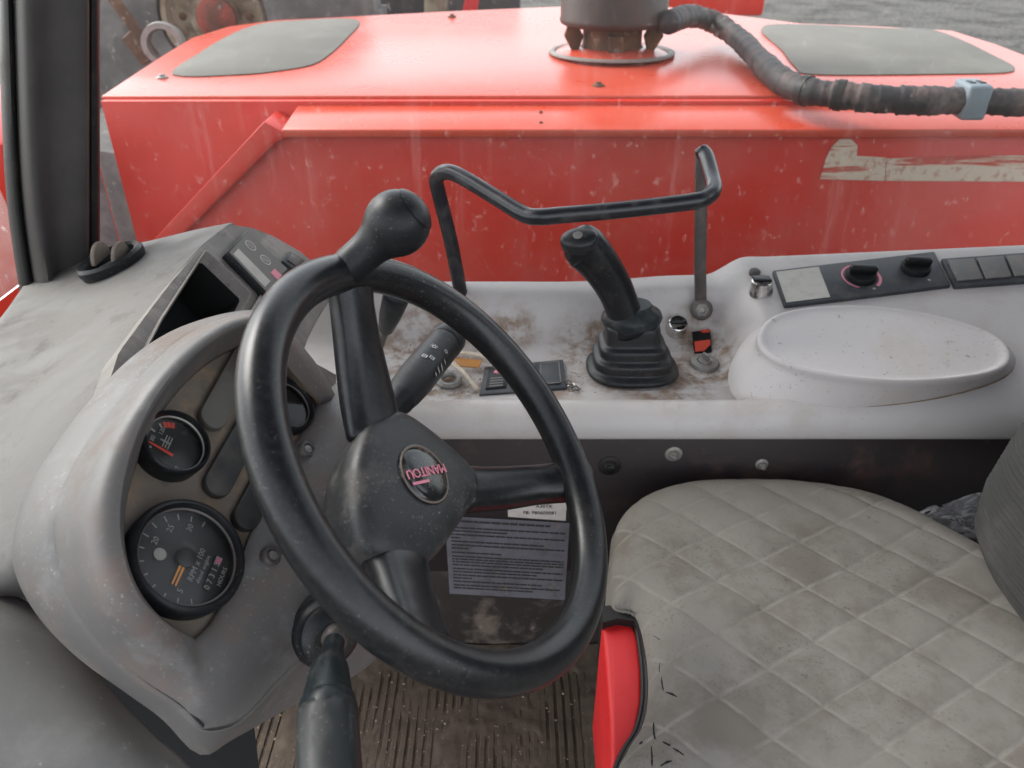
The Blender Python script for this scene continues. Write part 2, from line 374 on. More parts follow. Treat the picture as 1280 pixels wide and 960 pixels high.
def glass_mat(name, base, streak, tint=(.9, .9, .9), extra=None):
    m = bpy.data.materials.new(name); m.use_nodes = True
    nt = m.node_tree; N, L = nt.nodes, nt.links
    N.remove(N['Principled BSDF']); out = N['Material Output']
    tc = N.new('ShaderNodeTexCoord')
    def nz(st, scale, det, a, b, c, d):
        mp = N.new('ShaderNodeMapping'); mp.inputs['Scale'].default_value = st; L.new(tc.outputs['Object'], mp.inputs[0])
        t = N.new('ShaderNodeTexNoise'); t.inputs['Scale'].default_value = scale; t.inputs['Detail'].default_value = det; t.inputs['Roughness'].default_value = .65
        L.new(mp.outputs[0], t.inputs['Vector'])
        r = N.new('ShaderNodeMapRange'); r.interpolation_type = 'SMOOTHSTEP'
        for i, q in enumerate((a, b, c, d)): r.inputs[i + 1].default_value = q
        L.new(t.outputs[0], r.inputs[0]); return r.outputs[0]
    def add(a, b):
        x = N.new('ShaderNodeMath'); x.operation = 'ADD'; x.use_clamp = True
        L.new(a, x.inputs[0]); L.new(b, x.inputs[1]); return x.outputs[0]
    f = add(nz((1, 1, 1), 3.5, 5, .35, .7, base * .5, base * 1.7), nz((1, 1, .05), 26, 4, .56, .74, 0, streak))
    f = add(f, nz((1, 1, .7), 75, 4, .62, .68, 0, streak * 2))
    tr = N.new('ShaderNodeBsdfTransparent'); tr.inputs[0].default_value = (.93, .94, .93, 1)
    df = N.new('ShaderNodeBsdfDiffuse'); df.inputs[0].default_value = (*tint, 1)
    tl = N.new('ShaderNodeBsdfTranslucent'); tl.inputs[0].default_value = (*tint, 1)
    a = N.new('ShaderNodeMixShader'); L.new(df.outputs[0], a.inputs[1]); L.new(tl.outputs[0], a.inputs[2])
    mixs = N.new('ShaderNodeMixShader'); L.new(f, mixs.inputs[0]); L.new(tr.outputs[0], mixs.inputs[1]); L.new(a.outputs[0], mixs.inputs[2])
    gl = N.new('ShaderNodeBsdfGlossy'); gl.inputs['Roughness'].default_value = .14
    fr = N.new('ShaderNodeFresnel'); fr.inputs[0].default_value = extra or 1.35
    m2 = N.new('ShaderNodeMixShader'); L.new(fr.outputs[0], m2.inputs[0]); L.new(mixs.outputs[0], m2.inputs[1]); L.new(gl.outputs[0], m2.inputs[2])
    L.new(m2.outputs[0], out.inputs[0])
    return m
M['glass'] = glass_mat('dusty_window_glass', .015, .045, (.9, .82, .76), 1.17)
M['screenglass'] = glass_mat('hazy_windscreen_glass', .10, .12, (.85, .78, .74), 1.1)
M['lens'] = glass_mat('dusty_gauge_lens', .015, .06, (.5, .48, .42))
M['bag'] = glass_mat('clear_plastic_film', .5, .15, (.85, .85, .87), 1.15)

# seat lattice, measured on the seat plane
LA0, LA, LB = Vector((.3452, .6283)), Vector((.0429, -.0440)), Vector((.0598, .0333))
det = LA.x * LB.y - LA.y * LB.x
def seat_mat():
    m = mat('quilted_grey_seat_cloth', (.182, .167, .145), .85, dirt=(.12, .10, .08), amt=.75, dscale=8, lo=.44, hi=.64, dirt2=(.055, .047, .04), amt2=.65, d2scale=30, lo2=.65, hi2=.73, speck=(.09, .08, .066), samt=.6, sscale=260, slo=.55, shi=.66, bump=.00022, bscale=620)
    nt = m.node_tree; N, L = nt.nodes, nt.links
    b = N['Principled BSDF']; src = b.inputs['Base Color'].links[0].from_socket
    tc = [n for n in N if n.type == 'TEX_COORD'][0]
    sp = N.new('ShaderNodeSeparateXYZ'); L.new(tc.outputs['Object'], sp.inputs[0])
    def math2(op, a, c):
        x = N.new('ShaderNodeMath'); x.operation = op
        for i, q in enumerate((a, c)):
            if hasattr(q, 'links'): L.new(q, x.inputs[i])
            elif q is not None: x.inputs[i].default_value = q
        return x.outputs[0]
    o = SEAT_O
    x = math2('SUBTRACT', sp.outputs[0], LA0.x - o.x); y = math2('SUBTRACT', sp.outputs[1], LA0.y - o.y)
    s = math2('ADD', math2('MULTIPLY', x, LB.y / det), math2('MULTIPLY', y, -LB.x / det))
    t = math2('ADD', math2('MULTIPLY', x, -LA.y / det), math2('MULTIPLY', y, LA.x / det))
    def near(q, period):
        f = math2('ABSOLUTE', math2('SUBTRACT', math2('FRACT', math2('ADD', q, .5), None), .5), None)
        return math2('MULTIPLY', f, period)
    d = math2('MINIMUM', near(s, abs(det) / LB.length), near(t, abs(det) / LA.length))
    r = N.new('ShaderNodeMapRange'); r.inputs[1].default_value = .0006; r.inputs[2].default_value = .0034; r.inputs[3].default_value = 1; r.inputs[4].default_value = 0
    r.interpolation_type = 'SMOOTHSTEP'; L.new(d, r.inputs[0])
    nz = N.new('ShaderNodeTexNoise'); nz.inputs['Scale'].default_value = 40; nz.inputs['Detail'].default_value = 5; L.new(tc.outputs['Object'], nz.inputs['Vector'])
    r2 = N.new('ShaderNodeMapRange'); r2.inputs[1].default_value = .35; r2.inputs[2].default_value = .65; r2.inputs[3].default_value = .05; r2.inputs[4].default_value = .8; L.new(nz.outputs[0], r2.inputs[0])
    mx = N.new('ShaderNodeMix'); mx.data_type = 'RGBA'; L.new(math2('MULTIPLY', r.outputs[0], r2.outputs[0]), mx.inputs[0]); L.new(src, mx.inputs[6]); mx.inputs[7].default_value = (.235, .217, .19, 1)
    L.new(mx.outputs[2], b.inputs['Base Color'])
    return m
SEAT_O = Vector((.40, .52, .0))
M['seat'] = seat_mat()

# ------------------------------------------------------------------ setting
g = mk('ground', [(-120, -120, -1), (120, -120, -1), (120, 160, -1), (-120, 160, -1)], [(0, 1, 2, 3)], M['gravel'], smooth=False)
g['kind'] = 'structure'
fl = box('floor', (.15, .46, -.02), (.95, 0, 0), (0, .42, 0), (0, 0, .02), M['panel_low'])
fl['kind'] = 'structure'

# unseen cab roof and rear wall, added so light enters by the windows
roof = thing('added_cab_roof', 'unseen dark cab roof, added to keep overhead light off the seat and console', 'roof', (.2, .7, 1.72))
box('headlining', (.25, .56, 1.73), (1.0, 0, 0), (0, .68, 0), (0, 0, .012), M['pillar'], roof)
box('roof_skin', (.25, .56, 1.765), (1.02, 0, 0), (0, .70, 0), (0, 0, .02), M['pillar'], roof)
rw = thing('added_rear_wall', 'unseen dark rear cab wall, added behind the driver seat to shape the light', 'wall', (1.25, .7, 0))
box('wall_panel', (1.25, .72, .45), (.02, 0, 0), (0, .5, 0), (0, 0, .55), M['pillar'], rw)
box('wall_post', (1.25, 1.18, 1.36), (.02, 0, 0), (0, .03, 0), (0, 0, .36), M['pillar'], rw)

# ribbed mat
fm = thing('floor_mat', 'dirty brown ribbed rubber mat on the cab floor beneath the steering wheel', 'floor mat', (-.1, .6, 0))
box('mat_base', (-.05, .6, .003), (.42, 0, 0), (0, .26, 0), (0, 0, .003), M['mat'], fm)
rib0 = None
for i in range(62):
    x = -.46 + i * .0134
    if rib0 is None:
        rib0 = box('rib', (x, .6, .0075), (.0043, 0, 0), (0, .255, 0), (0, 0, .0014), M['mat'], fm, bevel=.001, bseg=1); x0 = x
    else: dupo(rib0, (x - x0, random.uniform(-.003, .003), -.0011 * max(0, mnoise.noise(Vector((i * .19, 0, 7))) + .45) * 1.6), fm)

# dark side panel below the console
sp = thing('side_wall', 'dark brown cab side wall below the pale console, with bolts and stickers', 'wall', (.2, .87, 0))
box('upper_panel', (.30, .878, .32), (.98, 0, 0), (0, .010, 0), (0, 0, .135), M['panel'], sp, bevel=.002)
box('kick_panel', (.30, .880, .093), (.98, 0, 0), (0, .010, 0), (0, 0, .092), M['panel_low'], sp, bevel=.002)
for k, (u, v, r) in enumerate([(762, 582, .0165), (842, 567, .0125), (952, 580, .0095)]):
    c = PY(u, v, .868)
    b = lathe('bolt', c, (0, -1, 0), [(r, 0), (r, .0015), (r * .8, .003), (r * .62, .003), (r * .6, .005), (r * .5, .0075), (r * .2, .008)], M['rubber'] if k == 0 else M['zinc'], sp, seg=24)
    lathe('bolt_head', c + Vector((0, -.0055, 0)), (0, -1, 0), [(r * .45, 0), (r * .45, .004), (r * .3, .006), (r * .28, .004), (.0005, .004)], M['zinc'] if k else M['black'], b, seg=6)
def sheet(name, px, y, m, parent, th=.0006):
    P = [PY(u, v, y) for u, v in px]
    return prism(name, P, (0, th, 0), m, parent), P
st, P4 = sheet('notice_sticker', [(556, 645), (712, 654), (706, 750), (562, 742)], .8665, M['sticker'], sp)
st['label'] = 'grey sticker with many lines of small print'
def bil(P, s, t): return (P[0] * (1 - s) + P[1] * s) * (1 - t) + (P[3] * (1 - s) + P[2] * s) * t
rnd = random.Random(3)
Q = []
rows = [(.05, 3, .85), (.13, 2, .97), (.17, 2, .5), (.215, 2, .97), (.255, 2, .12), (.30, 2, .8), (.345, 2, .97), (.385, 2, .18), (.44, 2, .45), (.49, 2, .97), (.525, 2, .97), (.56, 2, .97), (.60, 2, .8), (.65, 2, .97), (.69, 2, .75), (.735, 2, .97), (.775, 2, .2), (.82, 2, .8), (.87, 2, .95), (.91, 2, .72)]
for t, w, end in rows:
    s = .04
    while s < end:
        l = rnd.uniform(.02, .09)
        e = min(s + l, end, .97)
        hh = .0095 if w == 2 else .013
        Q.append((bil(P4, s, t - hh), bil(P4, e, t - hh), bil(P4, e, t + hh), bil(P4, s, t + hh)))
        s = e + rnd.uniform(.004, .007)
bars('print', Q, M['ink'], st, Vector((0, -.0004, 0)))
ws, W4 = sheet('data_sticker', [(634, 618), (709, 622), (707, 651), (635, 646)], .8668, M['whitesticker'], sp)
ws['label'] = 'white data sticker with black print'
xd, yd = Vector((1, 0, -.02)), Vector((0, 0, 1))
txt('print', 'A30TK', .0085, bil(W4, .62, .42) + Vector((0, -.0008, 0)), xd, yd, M['ink'], ws)
txt('print', 'FB: F80600081', .0085, bil(W4, .55, .72) + Vector((0, -.0008, 0)), xd, yd, M['ink'], ws)

# ------------------------------------------------------------------ side console
SCO = Vector((.2, .87, .45))
con = thing('side_console', 'pale grey moulded side console under the window with tray and armrest', 'console', SCO)
PT = [(.905, .446), (.864, .449), (.857, .466), (.867, .486), (.888, .494), (.905, .488), (.925, .475), (1.0, .470), (1.08, .471), (1.108, .478), (1.130, .502), (1.146, .530), (1.160, .541), (1.188, .543), (1.196, .53)]
PR = [(.905, .446), (.864, .449), (.857, .466), (.864, .486), (.880, .499), (.90, .507), (.925, .514), (.97, .529), (1.03, .548), (1.07, .559), (1.10, .567), (1.13, .574), (1.155, .582), (1.188, .588), (1.196, .575)]
def smooth(a, b, x):
    t = max(0, min(1, (x - a) / (b - a))); return t * t * (3 - 2 * t)
rows = []
xs = [-.42, -.3, -.2, -.1, 0, .1, .18, .25, .30, .322, .34, .357, .375, .392, .43, .5, .6, .7, .8, .9, 1.0, 1.15]
for k in range(len(PT)):
    r = []
    for x in xs:
        w = smooth(.322, .392, x)
        y = PT[k][0] * (1 - w) + PR[k][0] * w; z = PT[k][1] * (1 - w) + PR[k][1] * w
        if k >= 11: z += .048 * max(0, x - .42) + (.012 * smooth(.1, .3, x) * (1 - w))
        elif k >= 7: z += .048 * max(0, x - .42) * (k - 6) / 5
        r.append(Vector((x, y, z)))
    rows.append(r)
patch('console_shell', rows, M['console'], con, n=5, solid=.004)
from mathutils.bvhtree import BVHTree
shell = COL.objects['console_shell']
BV = BVHTree.FromPolygons([v.co + SCO for v in shell.data.vertices], [tuple(p.vertices) for p in shell.data.polygons])
def on_con(u, v, lift=0):
    hit, nrm, _, _ = BV.ray_cast(EYE, ray(u, v).normalized())
    if nrm.dot(EYE - hit) < 0: nrm = -nrm
    return hit + nrm * lift, nrm
def con_plane(px):
    a, b, c = [on_con(*p)[0] for p in px]
    n = (b - a).cross(c - a).normalized()
    return a, (n if n.z > 0 else -n)
def con_pt(u, v, off=0):
    """point on the raised console ramp"""
    p0, n = Vector((.5, .97, .531)), Vector((-.02, -.29, 1)).normalized()
    return PP(u, v, p0 + n * off, n), n
# armrest
NA = Vector((0, -.25, 1)).normalized(); A0 = Vector((.5, .90, .549))
top = curve([PP(u, v, A0, NA) for u, v in [(946, 424), (952, 406), (972, 392), (1010, 384), (1065, 381), (1125, 386), (1185, 397), (1238, 415), (1262, 434), (1263, 454), (1238, 467), (1182, 475), (1120, 477), (1050, 471), (988, 458), (955, 440)]], 5, True)
BN, B0 = Vector((0, -.30, 1)).normalized(), Vector((.5, .89, .494))
base = curve([PP(u, v, B0, BN) for u, v in [(917, 462), (924, 435), (942, 412), (985, 395), (1060, 388), (1125, 394), (1190, 404), (1245, 420), (1274, 440), (1270, 462), (1236, 482), (1180, 500), (1105, 512), (1035, 515), (968, 506), (928, 487)]], 5, True)
NL = 96
top, base = resample(top, NL), resample(base, NL)
ct = sum(top, Vector()) / NL
def shrink(L, s, dz): 
    c = sum(L, Vector()) / len(L); return [c + (p - c) * s + NA * dz for p in L]
mid = [t * .45 + b * .55 for t, b in zip(shrink(top, .985, -.014), base)]
mid2 = shrink(top, .985, -.0125)
arm = loops('armrest', [shrink(base, 1.02, -.02), base, mid, mid2, shrink(top, 1.0, -.0075), shrink(top, .995, -.001), shrink(top, .975, .0015), shrink(top, .945, .001), shrink(top, .92, -.0012), shrink(top, .87, -.0022), shrink(top, .5, -.001)], M['armrest'], con, cap0=False, angle=70)
sub = arm.modifiers.new('s', 'SUBSURF'); sub.levels = sub.render_levels = 1
joint = []
for j in range(NL):
    a_, b_ = mid[j], base[j] + (base[j] - ct) * .03 - NA * .025
    for t in np.linspace(0, 1, 60):
        q = a_.lerp(b_, float(t))
        h_, _, _, _ = BV.ray_cast(q + Vector((0, 0, .3)), Vector((0, 0, -1)))
        if h_ is not None and h_.z >= q.z: joint.append(Vector((q.x, q.y, h_.z))); break
sweep('pad_joint', joint, .0011, .0011, M['dirtpile'], con, seg=8, closed=True)
# heater control panel
H0, HN = con_plane([(966, 338), (1189, 356), (981, 382)]); H0 = max((on_con(u, v)[0] for u, v in [(966, 338), (1168, 316), (1189, 356), (981, 382), (1078, 350)]), key=lambda q: q.dot(HN)) + HN * .004
H = [PP(u, v, H0, HN) for u, v in [(966, 338), (1168, 314), (1189, 356), (981, 382)]]
hp = prism('heater_panel', H, -HN * .012, M['slate'], con, bevel=.0015)
hp['label'] = 'slate heater control panel with two black knobs'
prism('panel_label', [bil(H, s, t) + HN * .0004 for s, t in ((.015, .06), (.275, .06), (.275, .93), (.015, .93))], HN * .0004, M['symlight'], hp)
for (u, v, r, ring) in ((1076, 346, .0235, True), (1144, 336, .0225, False)):
    c = PP(u, v, H0, HN)
    ax, e1, e2 = basis(HN, H[1] - H[0])
    if ring:
        V, F = [], []
        for j in range(41):
            q = R(-60 + 300 * j / 40)
            w = .0022 + .0028 * (1 - j / 40)
            for rr in (r + .0035, r + .0035 + w): V.append(c + HN * .0006 + e1 * rr * math.cos(q) + e2 * rr * math.sin(q))
        F = [(2 * j, 2 * j + 1, 2 * j + 3, 2 * j + 2) for j in range(40)]
        mk('red_scale', V, F, M['pink'], hp, smooth=False, recalc=False)
    lathe('knob', c, HN, [(r, 0), (r, .006), (r * .94, .009), (r * .80, .010), (r * .3, .011)], M['black'], hp, seg=32)
    dd = (e1 * .97 + e2 * -.25).normalized(); ee = HN.cross(dd)
    box('knob_grip', c + HN * .015, dd * r * .88, ee * r * .26, HN * .0065, M['black'], hp, bevel=.003, bseg=3)
    lathe('scale_dot', c - (H[3] - H[0]).normalized() * -(r + .008) + e1 * .012 + HN * .0005, HN, [(.0025, 0), (.002, .0003)], M['white'], hp, seg=12)
# switch bank on the right
S0, SNN = con_plane([(1177, 323), (1270, 320), (1240, 356)]); S0 = S0 + SNN * .007; HN = SNN
S = [PP(u, v, S0, HN) for u, v in [(1177, 323), (1330, 312), (1342, 346), (1194, 358)]]
sb = prism('switch_bank', S, -HN * .012, M['slate'], con, bevel=.0015)
for k in range(4):
    a = .03 + k * .24; b2 = a + .215
    q = [bil(S, s, t) + HN * .0005 for s, t in ((a, .12), (b2, .12), (b2, .86), (a, .86))]
    prism('switch_blank', q, HN * .0035, M['switchgrey'], sb, bevel=.0012)
# black keypad in the tray
TZ = .4725
KP = [PZ(u, v, TZ + .004) for u, v in [(606, 458), (704, 449), (708, 484), (599, 493)]]
kp = prism('tray_switch_panel', KP, (0, 0, -.01), M['slate'], con, bevel=.0015)
for k, (a, b2) in enumerate(((.06, .30), (.37, .63), (.70, .94))):
    q = [bil(KP, s, t) + Vector((0, 0, .0003)) for s, t in ((a, .12), (b2, .12), (b2, .86), (a, .86))]
    prism('switch_blank', q, (0, 0, .002), M['black_soft'] if k == 0 else M['slate'], kp, bevel=.0008)
    for t0, t1, s0, s1 in ((.1, .13, a, b2), (.85, .88, a, b2), (.1, .88, a - .005, a + .01), (.1, .88, b2 - .01, b2 + .005)):
        if k: bars('switch_outline', [[bil(KP, s0, t0), bil(KP, s1, t0), bil(KP, s1, t1), bil(KP, s0, t1)]], M['switchgrey'], kp, Vector((0, 0, .0027)))
for k in range(4):
    t = .5 + k * .09
    bars('switch_louvre', [[bil(KP, .10, t), bil(KP, .26, t), bil(KP, .26, t + .045), bil(KP, .10, t + .045)]], M['switchgrey'], kp, Vector((0, 0, .0027)))
lathe('switch_symbol', bil(KP, .18, .3) + Vector((0, 0, .0026)), (0, 0, 1), [(.0058, 0), (.0058, .0003), (.0042, .0003), (.0042, 0)], M['pink'], kp, seg=20, cap0=False, cap1=False)
bars('switch_symbol', [[bil(KP, .13, .28), bil(KP, .23, .22), bil(KP, .23, .30), bil(KP, .13, .36)]], M['pink'], kp, Vector((0, 0, .003)))
# two capped sockets
def socket(u, v, r):
    c, nn = on_con(u, v)
    ax = (nn + Vector((0, 0, .6))).normalized()
    s = lathe('socket', c, ax, [(r * 1.12, -.004), (r * 1.12, .004), (r * 1.02, .008), (r, .016), (r * .98, .020), (r * .90, .021), (r * .86, .019), (r * .84, .002), (r * .1, .001)], M['chrome'], con, seg=28)
    box('socket_cap', c + ax * .021 + Vector((0, r * .3, 0)), (r * .86, 0, 0), Vector((0, r * .55, 0)), ax * .0025, M['black'], s, bevel=.002)
    return s
socket(951, 364, .0165)['label'] = 'small chromed socket beside the heater panel'
socket(845, 412, .0155)['label'] = 'small chromed socket with black cap beside the joystick boot'
lathe('round_button', on_con(943, 342)[0], on_con(943, 342)[1], [(.009, -.003), (.009, .005), (.006, .007), (.002, .007)], M['steelbrown'], con, seg=18)
# open slot with red showing, and key lock
sl = [on_con(u, v, .0015)[0] for u, v in [(865, 415), (888, 412), (890, 440), (868, 442)]]
prism('slot_opening', sl, (0, 0, -.003), M['void'], con)
prism('slot_tab', [bil(sl, s, t) + Vector((0, 0, .0006)) for s, t in ((.05, .52), (.95, .5), (.95, .72), (.55, .98), (.05, .98))], (0, 0, .0012), M['orangered'], con)
prism('slot_tab', [bil(sl, s, t) + Vector((0, 0, .0006)) for s, t in ((.4, .02), (.97, .02), (.97, .14), (.6, .14))], (0, 0, .0012), M['orangered'], con)
kc = on_con(880, 456)[0]
kl = lathe('key_lock', kc, (0, -.1, 1), [(.023, 0), (.023, .004), (.021, .007), (.013, .0085), (.011, .007), (.010, .010), (.003, .0105)], M['zinc'], con, seg=28)
box('lock_tab', kc + Vector((.001, 0, .014)), (.0022, .001, 0), (-.003, .006, 0), (0, 0, .006), M['zinc'], kl, bevel=.001)

# ------------------------------------------------------------------ joystick
JB = Vector((.186, 1.012, TZ))
joy = thing('joystick', 'black joystick with curved grip rising from a stepped rubber boot', 'joystick', JB)
prof = [(1.04, 0), (1.05, .007), (1.0, .011), (.89, .014), (.86, .016), (.865, .019), (.88, .028), (.87, .031), (.76, .034), (.735, .036), (.74, .039), (.745, .048), (.735, .051), (.63, .054), (.61, .056), (.605, .060), (.60, .082), (.58, .086)]
LL = []
for s, h in prof:
    sh = h / .086
    c = JB + Vector((-.006 * sh, .004 * sh, h))
    L = []
    for j in range(56):
        q = 2 * math.pi * j / 56; p = 2.5 + 2.2 * min(1, sh * 1.6)
        cx, sx = math.cos(q), math.sin(q)
        L.append(c + Vector((math.copysign(abs(cx) ** (2 / p), cx) * .068 * s, math.copysign(abs(sx) ** (2 / p), sx) * .056 * s * (1 - .08 * sh), 0)))
    LL.append(L)
bo = loops('boot', LL, M['bellows'], joy, angle=80)
sm = bo.modifiers.new('s', 'SUBSURF'); sm.levels = sm.render_levels = 1
JC = JB + Vector((-.007, .004, .086))
lathe('collar', JC, (-.05, 0, 1), [(.043, -.004), (.046, .004), (.043, .012), (.033, .019), (.028, .026)], M['gripdark'], joy, seg=32, sy=.85)
gp = [D(u, v, d) for u, v, d in [(787, 412, 1.135), (780, 390, 1.125), (770, 364, 1.112), (757, 341, 1.098), (742, 321, 1.084), (730, 309, 1.075), (723, 305, 1.07)]]
gp = curve(gp, 4)
tt = np.linspace(0, 1, len(gp))
wa = np.interp(tt, [0, .12, .3, .55, .8, 1], [.030, .0255, .026, .0285, .032, .029])
wb = np.interp(tt, [0, .12, .35, .7, .9, 1], [.027, .024, .026, .028, .028, .025])
gr = sweep('grip', gp, list(wa), list(wb), M['black'], joy, seg=28, up=(1, 0, .35), power=2.4)
gs = gr.modifiers.new('s', 'SUBSURF'); gs.levels = gs.render_levels = 1
tn = Vector((-.18, -.42, .88)).normalized()
tpc = D(724, 299, 1.052)
tpad = lathe('thumb_pad', tpc, tn, [(.026, -.012), (.027, -.002), (.026, .003), (.022, .0062), (.012, .008), (.003, .0083)], M['bellows'], joy, seg=32, ref=(1, 0, -.15), sy=.72, angle=70)
for du, r in ((-.004, .0068), (.013, .0056)):
    lathe('button', tpc + tn * .0065 + Vector((du + .003, 0, -.1 * du)), tn, [(r, -.002), (r, .0015), (r * .8, .003), (r * .3, .0034)], M['switchgrey'], joy, seg=18)

# ------------------------------------------------------------------ grab handle in front of the window
gh = thing('grab_handle', 'black bent tube grab handle standing in front of the side window', 'grab handle', PY(720, 395, 1.13))
path = [PY(577, 362, 1.158), PY(562, 300, 1.15), PY(551, 250, 1.145)]
pb = curve([PY(577, 372, 1.158), PY(563, 300, 1.15), PY(548, 240, 1.142), PY(546, 223, 1.135), PY(556, 215, 1.120), PY(575, 220, 1.10), PY(620, 247, 1.05), PY(655, 268, 1.012), PY(675, 271, 1.0), PY(700, 269, 1.0), PY(780, 262, 1.0), PY(865, 252, 1.0), PY(884, 246, 1.008), PY(892, 236, 1.03), PY(890, 222, 1.06), PY(883, 197, 1.105), PY(878, 190, 1.118)], 5)
sweep('tube', pb, .0115, .0115, M['bar'], gh, seg=14)
sweep('right_leg'.replace('right_', ''), [PY(877, 188, 1.118), PY(876, 260, 1.122), PY(875, 330, 1.126), PY(876, 385, 1.128)], .0095, .0065, M['steelbrown'], gh, seg=12, up=(1, 0, 0), power=4)
lathe('eye', PY(877, 387, 1.118), (0, -1, .3), [(.0175, -.008), (.0175, .004), (.015, .006), (.010, .006)], M['steelbrown'], gh, seg=26)
lathe('bolt', PY(877, 387, 1.113), (0, -1, .3), [(.011, 0), (.011, .004), (.006, .006), (.005, .003), (.001, .003)], M['zinc'], gh, seg=6)

# ------------------------------------------------------------------ litter in the tray
rg = lathe('grommet_ring', PZ(562, 477, TZ + .002), (0, -.15, 1), [(.0185, 0), (.0195, .004), (.017, .0085), (.013, .009), (.0105, .006), (.010, .001)], M['zinc'], None, seg=28, origin=PZ(562, 477, TZ), cap0=False, cap1=False)
tag(rg, 'dirty grey metal ring in the console tray below the stalk', 'ring')
cl = thing('cream_clip', 'broken cream plastic clip with an amber insert in the tray behind the wheel', 'clip', PZ(590, 455, TZ))
sweep('clip_frame', curve([PZ(558, 446, TZ + .012), PZ(568, 441, TZ + .02), PZ(600, 444, TZ + .018), PZ(612, 452, TZ + .01)], 4), .003, .004, M['cream'], cl, seg=8)
sweep('clip_arm', [PZ(560, 449, TZ + .014), PZ(577, 463, TZ + .011), PZ(597, 487, TZ + .004)], .0028, .0035, M['cream'], cl, seg=8)
prism('amber_insert', [PZ(567, 446, TZ + .014), PZ(603, 450, TZ + .014), PZ(598, 459, TZ + .008), PZ(574, 457, TZ + .008)], (0, .001, -.003), M['amber'], cl, bevel=.001)
wr = thing('wire_scrap', 'small twist of bright wire beside the tray switch panel', 'wire', PZ(715, 480, TZ))
for k in range(3):
    c = PZ(709 + 5 * k, 478 + 4 * k, TZ + .003)
    pts = [c + Vector((.0055 * math.cos(q * .9 + k), .005 * math.sin(q * .9 + k), .0015 * math.sin(2 * q + k))) for q in range(7)]
    sweep('wire_loop', curve(pts, 3, True), .0011, .0011, M['chrome'] if k == 1 else M['steelbrown'], wr, seg=6, closed=True)
def crumbs(name, n, fn, smin, smax, m, seed):
    rd = random.Random(seed); V, F = [], []
    for _ in range(n):
        p = fn(rd); s = rd.uniform(smin, smax) * rd.random() ** .8 + smin * .5
        i = len(V)
        for k in range(4):
            q = 2 * math.pi * k / 4 + rd.random(); V.append(p + Vector((s * math.cos(q), s * math.sin(q) * .8, rd.uniform(-.1, .2) * s)))
        V.append(p + Vector((rd.uniform(-.3, .3) * s, 0, s * rd.uniform(.4, .8))))
        F += [(i, i + 1, i + 4), (i + 1, i + 2, i + 4), (i + 2, i + 3, i + 4), (i + 3, i, i + 4), (i + 3, i + 2, i + 1, i)]
    o = mk(name, V, F, m, smooth=False, recalc=False); o['kind'] = 'stuff'; return o
def tray_spot(rd):
    k = rd.random()
    if k < .5: u, v = rd.gauss(560, 34), rd.gauss(474, 13)
    elif k < .62: u, v = rd.gauss(512, 14), rd.gauss(425, 20)
    elif k < .78: u, v = rd.gauss(715, 16), rd.gauss(478, 10)
    else: u, v = rd.gauss(860, 28), rd.gauss(445, 16)
    v = min(max(v, 412), 492)
    return PZ(min(max(u, 470), 905), v, TZ - .0005)
crumbs('tray_dirt', 520, tray_spot, .0006, .0026, M['dirtpile'], 4)
mv = []
mx_, my_ = np.arange(-.36, .17, .0032), np.arange(.54, .8695, .0032)
for y_ in my_:
    for x_ in mx_:
        e = smooth(.80, .868, y_) * .006 + .003 * smooth(.02, .16, x_)
        z_ = .0068 + .0048 * mnoise.noise(Vector((x_ * 16, y_ * 9, 2))) + .0022 * mnoise.noise(Vector((x_ * 60, y_ * 48, 5))) + .0008 * mnoise.noise(Vector((x_ * 190, y_ * 190, 5))) + e
        mv.append(Vector((x_, y_, z_)))
mud = mk('mud', mv, grid_faces(len(my_), len(mx_)), M['mud'], recalc=False, angle=180); mud['kind'] = 'stuff'
def floor_spot(rd):
    if rd.random() < .6: return Vector((rd.uniform(-.3, .16), .868 - abs(rd.gauss(0, .05)), .006))
    return Vector((rd.uniform(-.4, .2), rd.uniform(.56, .86), .008))
crumbs('floor_dirt', 1500, floor_spot, .0008, .0035, M['dirtpile'], 5)
crumbs('floor_grit', 60, floor_spot, .0014, .0036, M['stone'], 9)

# ------------------------------------------------------------------ dashboard
dash = thing('dashboard', 'dusty grey moulded dashboard with a dark screen pocket at the windscreen corner', 'dashboard', D(150, 500, .85))
rowsd = [[(30, 356, 1.125), (103, 318, 1.15), (182, 302, 1.125), (245, 287, 1.09), (291, 278, 1.06)],
         [(10, 385, 1.05), (75, 368, 1.04), (142, 350, 1.01), (205, 330, .99), (258, 303, 1.0)],
         [(-30, 440, .95), (45, 440, .92), (105, 418, .905), (163, 387, .90), (215, 351, .93)],
         [(-60, 520, .86), (10, 520, .83), (66, 485, .82), (118, 448, .82), (160, 424, .83)],
         [(-80, 640, .76), (-20, 620, .74), (25, 588, .735), (74, 538, .74), (122, 492, .75)],
         [(-80, 740, .69), (-20, 725, .68), (20, 700, .675), (55, 670, .68), (90, 640, .69)],
         [(-80, 800, .72), (-10, 765, .715), (25, 755, .715), (60, 765, .72), (110, 780, .73)]]
patch('dash_top', [[D(*p) for p in r] for r in rowsd], M['dash_top'], dash, n=6, solid=.005)
FA = D(291, 279, 1.06); FN = Vector((.74, -.03, .67)).normalized()
def FP(u, v, h=0): return PP(u, v, FA + FN * h, FN)
outer = [(291, 279), (318, 283), (345, 294), (378, 313), (402, 333), (416, 352), (418, 368), (402, 393), (388, 420), (381, 441), (398, 455), (424, 468), (424, 482), (414, 500), (380, 505), (320, 505), (250, 505), (180, 490), (135, 480), (148, 440), (160, 424), (188, 386), (215, 351), (240, 322), (258, 303), (275, 287)]
hole = [(256, 313), (313, 368), (296, 404), (262, 470), (168, 462), (200, 400)]
hc = FP(238, 395)
fx, fy = basis(FN)[1:]
